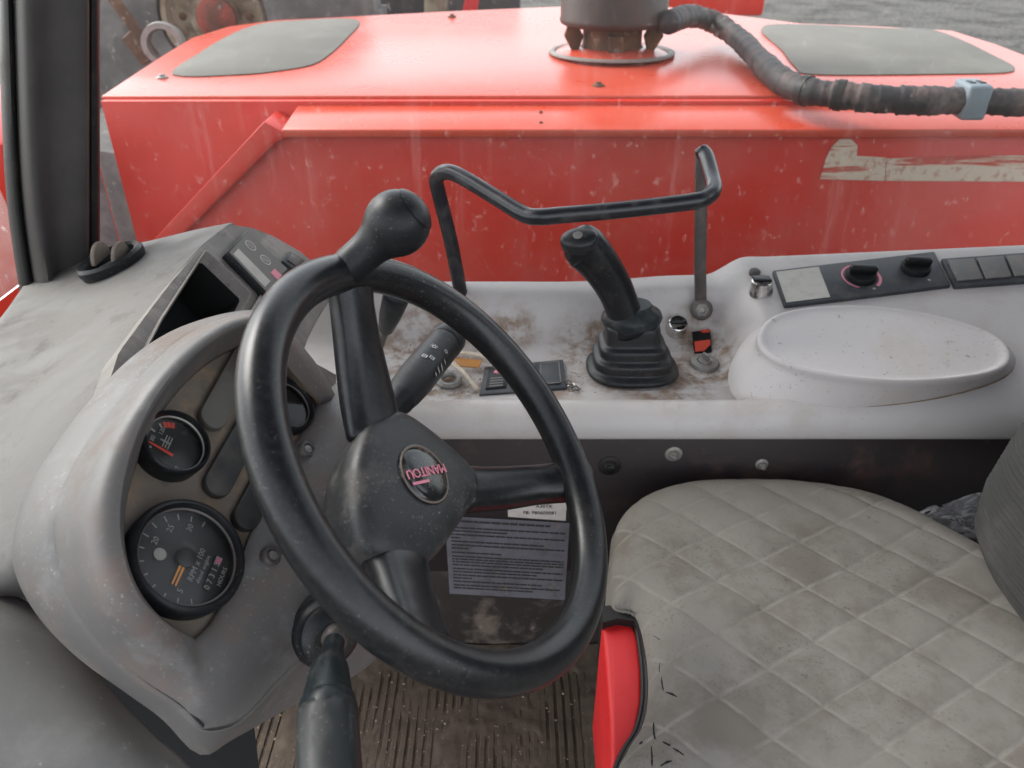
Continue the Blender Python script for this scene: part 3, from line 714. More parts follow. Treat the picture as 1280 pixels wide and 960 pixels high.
def angular(px, n, h=0, lift=None):
    P = [FP(u, v, h) for u, v in px]
    P2 = resample(P, 900)
    an = np.array([math.atan2((p - hc).dot(fy), (p - hc).dot(fx)) for p in P2]); rr = np.array([(p - hc - FN * h).length for p in P2])
    o = np.argsort(an); an, rr = an[o], rr[o]
    qs = np.linspace(-math.pi, math.pi, n, endpoint=False)
    r = np.interp(qs, an, rr, period=2 * math.pi)
    return [hc + FN * h + fx * float(q * math.cos(a)) + fy * float(q * math.sin(a)) for q, a in zip(r, qs)]
NF = 180
Lo, Li = angular(outer, NF), angular(hole, NF)
def lerpL(A, B, t, h=0): return [a * (1 - t) + b * t + FN * h for a, b in zip(A, B)]
Lin = [hc + (p - hc) * .86 for p in Li]
loops('dash_face', [lerpL(Lo, Lo, 0, -.03), lerpL(Lo, Lo, 0, -.006), lerpL(Lo, Li, .03, -.001), lerpL(Lo, Li, .5, 0), lerpL(Lo, Li, .9, 0), lerpL(Lo, Li, .97, .002), lerpL(Li, Li, 0, .0045), lerpL(Li, Lin, .25, .0045), lerpL(Li, Lin, .5, -.001), lerpL(Li, Lin, .85, -.004), lerpL(Lin, Lin, 0, -.006)], M['dash'], dash, cap0=False, cap1=False, angle=50)
Lb = [hc + (p - hc) * .85 for p in Li]
loops('screen_pocket', [lerpL(Lin, Lin, 0, -.0055), lerpL(Lb, Lb, 0, -.07)], M['void'], dash, cap0=False)
# lever symbol plate
LP = [FP(u, v, .012) for u, v in [(309, 288), (361, 337), (333, 367), (284, 315)]]
lp = prism('symbol_plate', LP, -FN * .016, M['black_soft'], dash, bevel=.001)
prism('plate_face', [bil(LP, s, t) + FN * .0004 for s, t in ((.03, .03), (.97, .03), (.97, .97), (.03, .97))], FN * .0004, M['symgrey'], lp)
prism('pale_strip', [bil(LP, s, t) + FN * .0009 for s, t in ((.1, .68), (.9, .68), (.9, .92), (.1, .92))], FN * .0003, M['symlight'], lp)
prism('pink_tab', [bil(LP, s, t) + FN * .0009 for s, t in ((.80, .32), (.98, .32), (.98, .5), (.80, .5))], FN * .0008, M['pink'], lp)
for s in (.22, .58):
    c = bil(LP, s, .32) + FN * .0009
    lathe('symbol', c, FN, [(.0088, 0), (.0088, .0003), (.0070, .0003), (.0070, 0)], M['symlight'], lp, seg=24, cap0=False, cap1=False)
    xx = (LP[1] - LP[0]).normalized(); yy = FN.cross(xx)
    for w in (-.0025, .002):
        bars('symbol', [[c + xx * (a * .005) + yy * (w + a * .0015 + b) for a, b in ((-1, -.0008), (1, -.0008), (1, .0008), (-1, .0008))]], M['symlight'], lp, FN * .0003)
# little rocker switch and metal clip
RS = [FP(u, v, .006) for u, v in [(362, 313), (382, 325), (369, 337), (353, 326)]]
rs = prism('rocker_switch', RS, -FN * .008, M['slate'], dash, bevel=.001)
prism('rocker', [bil(RS, s, t) for s, t in ((.2, .2), (.85, .2), (.85, .8), (.2, .8))], FN * .002, M['steelbrown'], rs, bevel=.0006)
prism('metal_clip', [FP(u, v, .006) for u, v in [(326, 368), (330, 371), (315, 396), (310, 394)]], -FN * .008, M['zinc'], dash, bevel=.0006)
prism('face_inset', [FP(u, v, .001) for u, v in [(352, 452), (410, 478), (402, 498), (345, 478)]], FN * .0015, M['dash'], dash, bevel=.0005)
# round vent
dt = COL.objects['dash_top']
BD = BVHTree.FromPolygons([v.co + ROOT[dash.name] for v in dt.data.vertices], [tuple(p.vertices) for p in dt.data.polygons])
vc, vax, _, _ = BD.ray_cast(EYE, ray(143, 332).normalized())
vax = -vax if vax.z < 0 else vax
vc = vc + vax * .004
vr = lathe('vent_ring', vc, vax, [(.043, -.012), (.047, .002), (.047, .008), (.043, .012), (.036, .010), (.034, .002), (.033, -.02)], M['black_soft'], dash, seg=40, cap0=False, cap1=False)
lathe('vent_well', vc - vax * .008, vax, [(.034, 0), (.03, .0005)], M['void'], vr, seg=30)
for dx in (-.016, .012):
    c = vc + Vector((dx, -.002, .006))
    pts = [c + Vector((0, .024 * math.cos(q), .024 * math.sin(q) * 1.05)) for q in np.linspace(0, math.pi, 14)]
    prism('vent_flap', pts, (.006, 0, 0), M['face'], vr, bevel=.0012)

# ------------------------------------------------------------------ instrument binnacle
bn = thing('instrument_binnacle', 'grey instrument binnacle hood with two round gauges left of the steering wheel', 'instrument cluster', W(230, 700, -.2))
H0b = -.165
E = [(345, 394), (320, 391), (298, 392), (262, 400), (215, 418), (165, 452), (115, 505), (70, 565), (38, 620), (23, 680), (30, 725), (60, 775), (105, 820), (160, 860), (208, 895), (252, 937)]
Sm = [(345, 396), (320, 393), (300, 395), (268, 405), (230, 425), (192, 458), (150, 508), (108, 560), (80, 615), (70, 665), (80, 722), (104, 772), (140, 815), (182, 850), (226, 880), (254, 908)]
Rr = [(345, 412), (325, 403), (306, 402), (282, 410), (252, 430), (222, 458), (192, 496), (166, 545), (149, 600), (143, 655), (150, 705), (166, 745), (188, 772), (212, 790), (232, 800), (247, 803)]
Fb = [(345, 440), (325, 432), (302, 432), (275, 442), (250, 458), (226, 480), (200, 512), (176, 555), (158, 605), (150, 655), (156, 705), (173, 745), (194, 772), (216, 790), (234, 800), (248, 806)]
nE = len(E)
rows = []
for i in range(nE):
    k = i / (nE - 1)
    low = smooth(.72, 1, k)            # the lip dies out towards the bottom tip
    hE, hS, hC, hR = -.235 + .02 * low, -.185 + .01 * low, -.125 - .03 * low, -.118 - .042 * low
    e, s, r, f = E[i], Sm[i], Rr[i], Fb[i]
    c1 = (s[0] * .72 + r[0] * .28, s[1] * .72 + r[1] * .28)
    c2 = (s[0] * .35 + r[0] * .65, s[1] * .35 + r[1] * .65)
    rows.append([W(e[0], e[1], hE - .02 * (1 - low)), W(e[0], e[1], hE), W((e[0] + s[0]) / 2, (e[1] + s[1]) / 2, (hE + hS) / 2 + .006), W(s[0], s[1], hS + .001),
                 W(s[0], s[1], hS - .009), W(s[0] * .985 + r[0] * .015, s[1] * .985 + r[1] * .015, hS - .008), W(s[0] * .96 + r[0] * .04, s[1] * .96 + r[1] * .04, hS + .003), W(*c1, hS * .55 + hC * .45), W(*c2, hC), W(*r, hR), W(r[0] * .8 + f[0] * .2, r[1] * .8 + f[1] * .2, hR - .006), W(*f, H0b - .002)])
hood_rows = rows
K = [(247, 804), (275, 772), (300, 722), (325, 660), (355, 605), (396, 512), (402, 500)]
face_loop = [W(u, v, H0b) for u, v in Fb[1:]] + [W(u, v, H0b) for u, v in K[1:]] + [W(u, v, H0b) for u, v in [(385, 482), (365, 455)]]
prism('gauge_face', face_loop, -SN * .004, M['face'], bn)
# right lip of the hood
patch('hood_lip', [[W(325, 403, -.12), W(345, 432, -.12), W(368, 468, -.13), W(402, 506, -.155)], [W(340, 398, -.118), W(362, 428, -.118), W(388, 462, -.128), W(414, 500, -.152)], [W(352, 402, -.13), W(376, 430, -.13), W(398, 458, -.14), W(422, 498, -.16)]], M['binnacle'], bn, n=4, solid=.003)
patch('hood_lip', [[W(325, 403, -.12), W(345, 432, -.12), W(368, 468, -.13), W(402, 506, -.155)], [W(328, 432, H0b), W(344, 452, H0b), W(362, 478, H0b), W(398, 512, H0b)]], M['face'], bn, n=4, solid=.002)
cov = [[(247, 804, -.160), (250, 850, -.156), (254, 908, -.176), (252, 937, -.215)],
       [(272, 776, -.161), (286, 826, -.153), (300, 897, -.170), (292, 918, -.215)],
       [(300, 722, -.161), (340, 780, -.148), (345, 850, -.160), (368, 876, -.215)],
       [(325, 660, -.160), (378, 728, -.140), (402, 790, -.150), (444, 838, -.215)],
       [(355, 605, -.160), (402, 655, -.135), (442, 722, -.145), (478, 800, -.21)],
       [(396, 512, -.160), (425, 575, -.128), (455, 650, -.135), (484, 722, -.20)],
       [(410, 495, -.165), (440, 520, -.128), (470, 590, -.135), (494, 640, -.20)],
       [(424, 482, -.175), (455, 500, -.150), (490, 545, -.150), (505, 590, -.20)]]
def cov12(r):
    R_, C_, S_, E_ = [W(*p) for p in r]
    return [E_ - SN * .001, E_, (E_ + S_) / 2 + SN * .006, S_, S_, S_, S_ * .96 + C_ * .04, C_ * .62 + S_ * .38, C_ * .7 + R_ * .3, R_, R_ - SN * .003, R_ - SN * .006]
sweep('seam_gap', curve([W(p[0], p[1], -.185 + .01 * smooth(.72, 1, i / (nE - 1)) + .0042) for i, p in enumerate(Sm)], 6), .0011, .0011, M['rubber'], bn, seg=8)
patch('binnacle_shell', hood_rows[:-1] + [cov12(r) for r in cov], M['binnacle'], bn, n=4, solid=.003)
def gauge(u, v, r, deep, red):
    c = W(u, v, H0b)
    gx = W(u + 20, v - 44, H0b) - c; ax, gx, gy = basis(SN, gx)
    g = lathe('gauge', c, SN, [(r * .99, 0), (r, deep), (r * .97, deep + .004), (r * .90, deep + .005), (r * .86, deep + .002), (r * .845, deep - .002), (r * .84, deep - .009)], M['black_soft'] if not red else M['black'], bn, seg=56, cap0=False, cap1=False, angle=60)
    dz = deep - .007
    lathe('dial', c + SN * dz, SN, [(r * .86, 0), (r * .3, .0003)], M['dial'], g, seg=40)
    lathe('chrome_ring', c + SN * (deep - .0015), SN, [(r * .850, 0), (r * .845, .0022), (r * .815, .0014), (r * .815, 0)], M['steelbrown'] if not red else M['zinc'], g, seg=56, cap0=False, cap1=False)
    lathe('lens', c + SN * (deep - .001), SN, [(r * .82, 0), (r * .3, .0006)], M['lens'], g, seg=40, cap0=False)
    P = lambda a, b, h=.0042: c + gx * (a * r) + gy * (b * r) + SN * (h - .003 + dz)
    def tick(q, r0, r1, w, m):
        q = R(q); dx, dy = math.cos(q), math.sin(q)
        return [P(dx * r0 - dy * w, dy * r0 + dx * w), P(dx * r1 - dy * w, dy * r1 + dx * w), P(dx * r1 + dy * w, dy * r1 - dx * w), P(dx * r0 + dy * w, dy * r0 - dx * w)]
    return g, c, gx, gy, P, tick
g1, c, gx, gy, P, tick = gauge(226, 702, .0474, .012, False)
g1['label'] = 'large round tachometer with orange needle'
bars('tick', [tick(q, .68, .79, .011, 0) for q in range(-4, 214, 18)], M['white'], g1)
for q, s in ((14, '30'), (50, '25'), (86, '20'), (195, '5'), (276, '8')):
    a = R(q); txt('numeral', s, .0068, P(.56 * math.cos(a), .56 * math.sin(a), .0045), gx, gy, M['white'], g1)
txt('lettering', 'RPM x 100', .0068, P(.0, -.22, .0045), gx, gy, M['white'], g1)
txt('lettering', 'diesel engine', .0050, P(-.02, -.35, .0045), gx, gy, M['white'], g1)
prism('hour_counter', [P(a, b) for a, b in ((-.32, -.60), (.32, -.60), (.32, -.46), (-.32, -.46))], SN * .0006, M['ink'], g1)
txt('counter_digits', '0 7 3 1 5 2', .0070, P(0, -.53, .0052), gx, gy, M['symlight'], g1)
bars('red_digit', [[P(a, b, .0053) for a, b in ((.18, -.585), (.31, -.585), (.31, -.475), (.18, -.475))]], M['pink'], g1)
txt('lettering', 'HOURS', .0052, P(.02, -.70, .0045), gx, gy, M['symlight'], g1)
lathe('warning_lamp', P(-.14, .40, .0042), SN, [(.0048, 0), (.005, .0008)], M['symlight'], g1, seg=20)
for w in (-.03, .03): bars('needle', [[P(a, b + w, .006) for a, b in ((-.52, -.014), (-.10, -.022), (-.10, .022), (-.52, .014))]], M['orangeneedle'], g1)
lathe('needle_cap', P(0, 0, .0045), SN, [(.0085, 0), (.008, .003), (.004, .0042)], M['dial'], g1, seg=24)
g2, c, gx, gy, P, tick = gauge(209, 563, .0298, .014, True)
g2['label'] = 'small round temperature gauge with red needle'
bars('tick', [tick(q, .60, .74, .03, 0) for q in (50, 75, 125)], M['white'], g2)
bars('red_zone', [tick(q, .58, .76, .05, 0) for q in (18, 28, 38)], M['redneedle'], g2)
for a, b, s in ((.28, .42, '120'), (-.08, .56, '80'), (-.62, -.36, '40')):
    txt('numeral', s, .0055, P(a, b, .0045), gx, gy, M['white'], g2)
for a, b in ((.05, .08), (.05, .16), (.05, .24)):
    bars('symbol', [[P(x, y) for x, y in ((a - .22, b - .02), (a + .2, b - .02), (a + .2, b + .015), (a - .22, b + .015))]], M['white'], g2)
bars('symbol', [[P(x, y) for x, y in ((.0, .05), (.05, .05), (.05, .36), (.0, .36))]], M['white'], g2)
bars('needle', [[P(a, b, .006) for a, b in ((-.36, -.10), (-.30, .62), (-.25, .62), (-.26, -.12))]], M['redneedle'], g2)
g3, c, gx, gy, P, tick = gauge(352, 512, .030, .010, False)
g3['label'] = 'dusty blank round gauge behind the rim'
def pill(a, b, r, m):
    A, B = W(*a, H0b), W(*b, H0b)
    d = (B - A).normalized(); e = SN.cross(d)
    L = [A + d * r * math.cos(q) + e * r * math.sin(q) for q in np.linspace(math.pi / 2, 1.5 * math.pi, 12)] + [B + d * r * math.cos(q) + e * r * math.sin(q) for q in np.linspace(-math.pi / 2, math.pi / 2, 12)]
    prism('lamp_strip', L, SN * .008, m, bn, bevel=.0015)
pill((262, 525), (302, 450), .0125, M['pillgrey'])
pill((268, 608), (322, 510), .0125, M['pill'])
pill((303, 650), (342, 575), .0120, M['pill'])
for u, v, h in ((340, 695, -.1505), (384, 562, -.150)):
    c = W(u, v, h + .001)
    s = lathe('screw', c, SN, [(.0095, -.004), (.0095, .001), (.008, .003), (.0055, .003), (.005, .0005), (.001, .0005)], M['steelbrown'], bn, seg=20)
    lathe('screw_head', c, SN, [(.0045, 0), (.0045, .002), (.001, .0025)], M['zinc'], s, seg=6)

# ------------------------------------------------------------------ steering column and wheel
col_ = thing('steering_column', 'dark steering column running down to the floor behind the wheel hub', 'steering column', SC - SN * .5)
sweep('column_tube', [SC - SN * .075, SC - SN * .2, SC - SN * .45], .030, .030, M['black'], col_, seg=20)
sw = thing('steering_wheel', 'black three spoke steering wheel with an oval badge and spinner knob', 'steering wheel', SC - SN * .03)
ax, e1, e2 = basis(SN)
RR, rr = .1833, .0172
ringpts = [SC + e1 * RR * math.cos(2 * math.pi * i / 120) + e2 * RR * math.sin(2 * math.pi * i / 120) for i in range(120)]
sweep('rim', ringpts, rr, rr, M['rim'], sw, seg=24, closed=True, up=tuple(SN))
hubpx = [(440, 590), (446, 558), (458, 532), (478, 520), (499, 513), (524, 527), (560, 556), (590, 585), (599, 606), (590, 630), (568, 664), (545, 696), (522, 706), (490, 702), (462, 690), (446, 660), (440, 625)]
HB = resample(curve([W(u, v, -.042) for u, v in hubpx], 5, True), 72)
hcn = sum(HB, Vector()) / 72
def hl(s, h): return [hcn + (p - hcn) * s + SN * h for p in HB]
loops('hub', [hl(.78, -.058), hl(.88, -.045), hl(.97, -.022), hl(1.0, -.006), hl(.975, .001), hl(.92, .005), hl(.8, .0085), hl(.5, .010)], M['hub'], sw, angle=70)
def spoke(pts, a, b):
    P = curve([W(*p) for p in pts], 6)
    n = np.linspace(0, 1, len(P))
    return sweep('spoke', P, list(np.interp(n, np.linspace(0, 1, len(a)), a)), list(np.interp(n, np.linspace(0, 1, len(b)), b)), M['rim'], sw, seg=24, up=tuple(SN), power=2.3)
# (thickness along the axis, width in the plane)
spoke([(470, 545, -.056), (460, 500, -.050), (449, 440, -.036), (440, 380, -.016), (437, 345, -.004)], [.014, .016, .016, .015, .014], [.032, .030, .026, .0235, .026])
spoke([(575, 612, -.056), (620, 611, -.050), (670, 606, -.034), (712, 603, -.012), (732, 604, -.002)], [.016, .018, .0185, .018, .015], [.024, .0225, .0205, .021, .027])
spoke([(488, 668, -.054), (496, 710, -.052), (508, 752, -.034), (523, 788, -.014), (534, 812, -.002)], [.016, .018, .017, .014, .013], [.031, .030, .028, .026, .029])
bc = W(530, 593, -.0315)
bd = lathe('badge', bc, SN, [(.0285, -.004), (.0285, .0010), (.0268, .0014), (.0258, .0010), (.0253, .0018), (.02, .0030), (.008, .0036)], M['badge'], sw, seg=48, angle=60)
lathe('badge_ring', bc, SN, [(.0278, .0011), (.0274, .0018), (.0262, .0018), (.0258, .0010)], M['tan'], bd, seg=48, cap0=False, cap1=False)
bx = W(501, 600, -.03) - W(556, 589, -.03); bx.normalize(); by = SN.cross(bx)
txt('badge_lettering', 'MANITOU', .0120, bc + SN * .0042 - by * .0015, bx, by, M['pink'], bd, extrude=.0004, spacing=.92)
bars('badge_lettering', [[bc + SN * .0044 + bx * x + by * y for x, y in ((.002, .0062), (.0235, .0062), (.0235, .0088), (.002, .0088))]], M['pink'], bd)
kb = W(436, 334, .008); kt = D(492, 283, (W(492, 283, .055) - EYE).dot(Vector((0, math.cos(PITCH), -math.sin(PITCH)))))
ka = (kt - kb).normalized(); kl_ = (kt - kb).length
kn = lathe('spinner_knob', kb, ka, [(.0155, -.014), (.0165, 0), (.0165, .012), (.0165, kl_ - .030), (.0175, kl_ - .0235)] + [(.0292 * math.sin(R(q)), kl_ + .004 - .0292 * math.cos(R(q))) for q in (45, 60, 78, 96, 112, 128, 144, 160, 172)] + [(.001, kl_ + .0332)], M['black_soft'], sw, seg=36, angle=80)
kk = kn.modifiers.new('s', 'SUBSURF'); kk.levels = kk.render_levels = 1
ko = kb + ka * (kl_ + .004); kd = (ka * .75 + Vector((.5, -.15, .35))).normalized()
lathe('knob_cap', ko, kd, [(.0297 * math.sin(R(q)), .0297 * math.cos(R(q))) for q in (44, 43, 40, 34, 26, 17, 8, 2)], M['black_soft'], kn, seg=30, angle=60)

# ------------------------------------------------------------------ stalks and levers
sA, sB = W(492, 508, -.085), W(566, 416, -.085)
sax = (sB - sA); sl_ = sax.length; sax.normalize()
stk = thing('indicator_stalk', 'black multifunction stalk with white symbols to the right of the top spoke', 'stalk', sA)
lathe('stalk_body', sA, sax, [(.011, -.03), (.012, 0), (.0165, .012), (.0165, .016), (.0185, .03), (.0205, .062), (.0208, sl_ - .036)], M['black_soft'], stk, seg=28, angle=50)
lathe('stalk_collar', sA + sax * (sl_ - .034), sax, [(.0205, 0), (.0212, .002), (.0212, .018), (.020, .021)], M['black_soft'], stk, seg=28)
lathe('stalk_button', sA + sax * (sl_ - .013), sax, [(.0172, 0), (.0165, .010), (.014, .014), (.004, .0155)], M['slate'], stk, seg=24)
vw = (EYE - (sA + sB) * .5); vw = (vw - sax * vw.dot(sax)).normalized(); vs = sax.cross(vw)
def on_stalk(s, ang):
    rad = .0165 + (.0205 - .0165) * min(1, max(0, (s * sl_ - .012) / .05)) + .0006
    d = vw * math.cos(R(ang)) + vs * math.sin(R(ang))
    return sA + sax * (s * sl_) + d * rad, d
def ringmark(s, ang, r0, r1):
    p, d = on_stalk(s, ang)
    lathe('symbol', p, d, [(r1, 0), (r1, .0003), (r0, .0003), (r0, 0)], M['white'], stk, seg=16, cap0=False, cap1=False)
ringmark(.60, 20, .0016, .0026)
ringmark(.56, -18, .0016, .0027)
p, d = on_stalk(.56, -18)
t1 = sax; t2 = d.cross(sax)
bars('symbol', [[p + (t1 * math.cos(q) + t2 * math.sin(q)) * a + (t2 * math.cos(q) - t1 * math.sin(q)) * w for a, w in ((.0034, -.0004), (.0046, -.0004), (.0046, .0004), (.0034, .0004))] for q in np.linspace(0, 2 * math.pi, 8, endpoint=False)], M['white'], stk, d * .0003)
for s, a in ((.44, -2), (.42, -22)):
    p, d = on_stalk(s, a); t2 = d.cross(sax)
    bars('symbol', [[p + sax * x + t2 * y for x, y in ((x0, y0), (x1, y0), (x1, y1), (x0, y1))] for x0, x1, y0, y1 in ((-.003, .003, -.003, -.002), (-.003, .003, .002, .003), (-.003, -.002, -.003, .003), (.002, .003, -.003, .003), (-.0005, .0005, -.002, .002))], M['white'], stk, d * .0003)
for s, a, l in ((.53, 38, .004), (.47, 42, .0055), (.42, 38, .005), (.37, 40, .003)):
    p, d = on_stalk(s, a); t2 = d.cross(sax)
    bars('symbol', [[p + sax * x + t2 * y for x, y in ((-.0011, -l), (.0011, -l * .4), (.0011, l), (-.0011, l * .5))]], M['white'], stk, d * .0003)

lvA, lvB = D(480, 418, 1.16), D(493, 378, 1.09)
lv = thing('shift_lever', 'short black handled lever behind the top of the wheel rim', 'lever', lvA)
la = lvB - lvA; ll = la.length; la.normalize()
lathe('lever_shaft', lvA - la * .03, la, [(.006, 0), (.0055, .05)], M['steelbrown'], lv, seg=12)
lathe('lever_handle', lvA + la * .012, la, [(.008, 0), (.0115, .004), (.0165, ll * .5), (.0195, ll + .005), (.017, ll + .014), (.006, ll + .018)], M['gripdark'], lv, seg=20, angle=60)

cb = W(398, 786, -.152)
cA, cB, cC = W(402, 792, -.13), D(410, 862, .555), D(413, 985, .50)
cl2 = thing('column_lever', 'grey lever handle in a round rubber gaiter below the steering wheel', 'lever', cb)
cx = ((EYE - cb).normalized() + Vector((.28, .05, -.30))).normalized(); cA = cb + cx * .036
lathe('gaiter', cb - cx * .006, cx, [(.031, -.014), (.0305, .006), (.029, .012), (.0275, .018), (.029, .022), (.026, .026), (.0235, .030), (.025, .034), (.020, .040), (.012, .041)], M['bellows'], cl2, seg=34, angle=60)
sweep('collar', [cA - (cB - cA).normalized() * .002, cA + (cB - cA).normalized() * .004], .0108, .0108, M['steelbrown'], cl2, seg=20)
hp_ = curve([cA, cB, cC], 10)
n = np.linspace(0, 1, len(hp_))
k1 = int(len(hp_) * .6)
ra = np.interp(n, [0, .2, .28, .36, .5, .6, 1], [.0085, .0085, .0105, .0145, .017, .0195, .0215])
sweep('handle_neck', hp_[:k1 + 1], list(ra[:k1 + 1]), list(ra[:k1 + 1]), M['gripdark'], cl2, seg=24, roundcap=False)
hh = hp_[k1:]
sweep('handle_band', [hh[0] - (hh[1] - hh[0]) * .2, hh[0] + (hh[1] - hh[0]) * .9], [.0205, .0215], [.0205, .0215], M['gripdark'], cl2, seg=24)
sweep('handle_grip', [hh[0] + (hh[1] - hh[0]) * .9] + hh[2:], .0215, .0215, M['grip'], cl2, seg=24, power=2.6)

# lower left trim, and knee panel painted black for the shade in the gap
tr = [[(-120, 700, .72), (-40, 722, .71), (20, 745, .705), (70, 775, .70), (110, 825, .70)],
      [(-120, 780, .62), (-40, 785, .62), (30, 800, .63), (100, 835, .64), (150, 875, .66)],
      [(-120, 860, .58), (-40, 865, .58), (50, 870, .59), (130, 895, .60), (195, 920, .63)],
      [(-120, 960, .56), (-40, 960, .56), (60, 960, .565), (160, 965, .58), (245, 968, .62)],
      [(-120, 1060, .56), (-40, 1060, .56), (70, 1060, .57), (180, 1060, .59), (285, 1060, .62)]]
t_ = patch('footwell_trim', [[D(*p) for p in r] for r in tr], M['trim'], None, n=6, solid=.006, origin=D(60, 900, .6))
tag(t_, 'scuffed grey moulded trim below the instrument binnacle in the lower left corner', 'trim panel')
kp_ = prism('black_shade_panel', [D(60, 740, .78), D(300, 760, .80), D(330, 1010, .80), D(40, 1060, .80)], (-.03, .05, -.03), M['void'], None, origin=D(200, 900, .8))
tag(kp_, 'knee panel painted black for the shade in the gap under the instrument binnacle', 'panel')

# ------------------------------------------------------------------ seat
seat = thing('driver_seat', 'worn driver seat in a grey diamond quilted cover, torn at the front', 'seat', SEAT_O)
ZS = .372
spx = [(766, 690), (770, 662), (788, 638), (815, 622), (852, 612), (900, 608), (950, 607), (1000, 610), (1050, 617), (1095, 629), (1135, 645), (1200, 680), (1290, 730), (1400, 800), (1500, 920), (1500, 1100), (1300, 1250), (1000, 1260), (790, 1240), (775, 1100), (768, 985), (782, 945), (800, 915), (808, 880), (807, 835), (800, 795), (790, 773), (764, 764), (763, 725)]
OUT = resample(curve([PZ(u, v, ZS) for u, v in spx], 8, True), 420)
cen = PZ(1100, 860, ZS)
OX = np.array([(p.x, p.y) for p in OUT])
def seat_z(x, y, dmin):
    r = min(dmin / .05, 1); roll = 1 - math.sqrt(max(0, 1 - (1 - r) ** 2))
    dx, dy = x - LA0.x, y - LA0.y
    s = (dx * LB.y - dy * LB.x) / det; t = (-dx * LA.y + dy * LA.x) / det
    ds = abs(s - round(s)) * abs(det) / LB.length; dt = abs(t - round(t)) * abs(det) / LA.length
    q = .0026 * (math.exp(-ds / .005) + math.exp(-dt / .005)) * (.35 + .65 * r)
    w = .0016 * mnoise.noise(Vector((x * 22, y * 22, 3))) + .004 * mnoise.noise(Vector((x * 6, y * 6, 1)))
    return .4075 - .036 * roll - q + w * r
def dist_out(x, y): return float(np.sqrt(((OX - (x, y)) ** 2).sum(1)).min())
NR_ = 150
V, F = [], []
ss = [1 - (1 - i / NR_) ** 1.25 for i in range(1, NR_ + 1)]
for s in ss:
    XY = np.array([(cen.x + (p.x - cen.x) * s, cen.y + (p.y - cen.y) * s) for p in OUT])
    dm = np.full(len(XY), 9.0)
    for k in range(0, len(XY), 70):
        dm[k:k + 70] = np.sqrt(((XY[k:k + 70, None] - OX[None]) ** 2).sum(-1)).min(1)
    for (x, y), d in zip(XY, dm): V.append(Vector((x, y, seat_z(x, y, d if s < 1 else 0))))
nO = len(OUT)
for s, z in ((1.012, .358), (1.012, .33), (.99, .27), (.97, .18)):
    for p in OUT: V.append(Vector((cen.x + (p.x - cen.x) * s, cen.y + (p.y - cen.y) * s, z)))
F = grid_faces(NR_ + 4, nO, closed_c=True)
V.append(Vector((cen.x, cen.y, seat_z(cen.x, cen.y, .2)))); F += [(len(V) - 1, j, (j + 1) % nO) for j in range(nO)]
mk('cushion_cover', V, F, M['seat'], seat, angle=70)
# red trim showing through the cut, black piping round it
rp = [PZ(u, v, .366) for u, v in [(752, 780), (765, 770), (788, 771), (798, 797), (803, 840), (803, 880), (796, 916), (776, 948), (764, 975), (762, 900), (757, 830)]]
prism('red_side_trim', rp, (0, 0, -.20), M['redplastic'], seat, bevel=.005, bseg=3)
pp = [(766, 762), (786, 765), (798, 775), (804, 800), (809, 840), (809, 880), (801, 915), (786, 940), (770, 975)]
for off, r in ((0, .0038), (-6, .0028)):
    sweep('piping', curve([PZ(u + off, v + off * .4, .374 - .004 * (off < 0)) for u, v in pp], 5), r, r, M['rubber'], seat, seg=10)
def tear(px):
    P = []
    for u, v in px:
        p = PZ(u, v, .40); p = PZ(u, v, seat_z(p.x, p.y, dist_out(p.x, p.y)) + .0004); P.append(p)
    n = len(curve(P, 4)); prof = [max(.0003, .0012 * math.sin(math.pi * (i + .5) / n) ** .6 * random.uniform(.6, 1.2)) for i in range(n)]
    sweep('tear', curve(P, 4), [q * .35 for q in prof], prof, M['void'], seat, seg=6, up=(0, 0, 1))
for t in ([(805, 772), (805.5, 782), (805, 792)], [(813, 791), (819, 795), (825, 800)], [(825, 829), (824, 840)], [(827, 846), (828, 856), (829, 863)], [(832, 865), (839, 867), (846, 871)], [(817, 903), (817, 914), (819, 924)], [(828, 927), (834, 930), (838, 932)], [(841, 935), (848, 939), (855, 944)], [(814, 932), (815, 945), (815, 958)], [(825, 958), (833, 953), (840, 951)], [(799, 930), (803, 927)], [(812, 850), (815, 856)]): tear(t)
prism('cut_lining', [PZ(u, v, .3775) for u, v in [(752, 757), (766, 757), (792, 763), (803, 790), (808, 840), (802, 800), (793, 776), (772, 773), (754, 778)]], (0, 0, -.1), M['rubber'], seat)
# backrest bolster with ribs
sec = []
zz = np.arange(.36, 1.12, .00115)
LL = []
for z in zz:
    k = (z - .4) / .6
    left = float(np.interp(z, [.36, .385, .41, .45, .50, .56, .64, .75, 1.12], [.625, .595, .568, .545, .541, .552, .578, .62, .78]))
    rib = .0021 * math.cos(2 * math.pi * z / .0066)
    cx_, cy_, hx, hy = left + .16 + .0, .60, .16 + rib, float(np.interp(z, [.36, .42, .6, 1.12], [.12, .145, .155, .15])) + rib
    L = []
    for j in range(44):
        q = 2 * math.pi * j / 44; c_, s_ = math.cos(q), math.sin(q); pw = 2 / 2.8
        L.append(Vector((cx_ + hx * math.copysign(abs(c_) ** pw, c_), cy_ + hy * math.copysign(abs(s_) ** pw, s_), z)))
    LL.append(L)
loops('backrest', LL, M['fabricdark'], seat, angle=80)
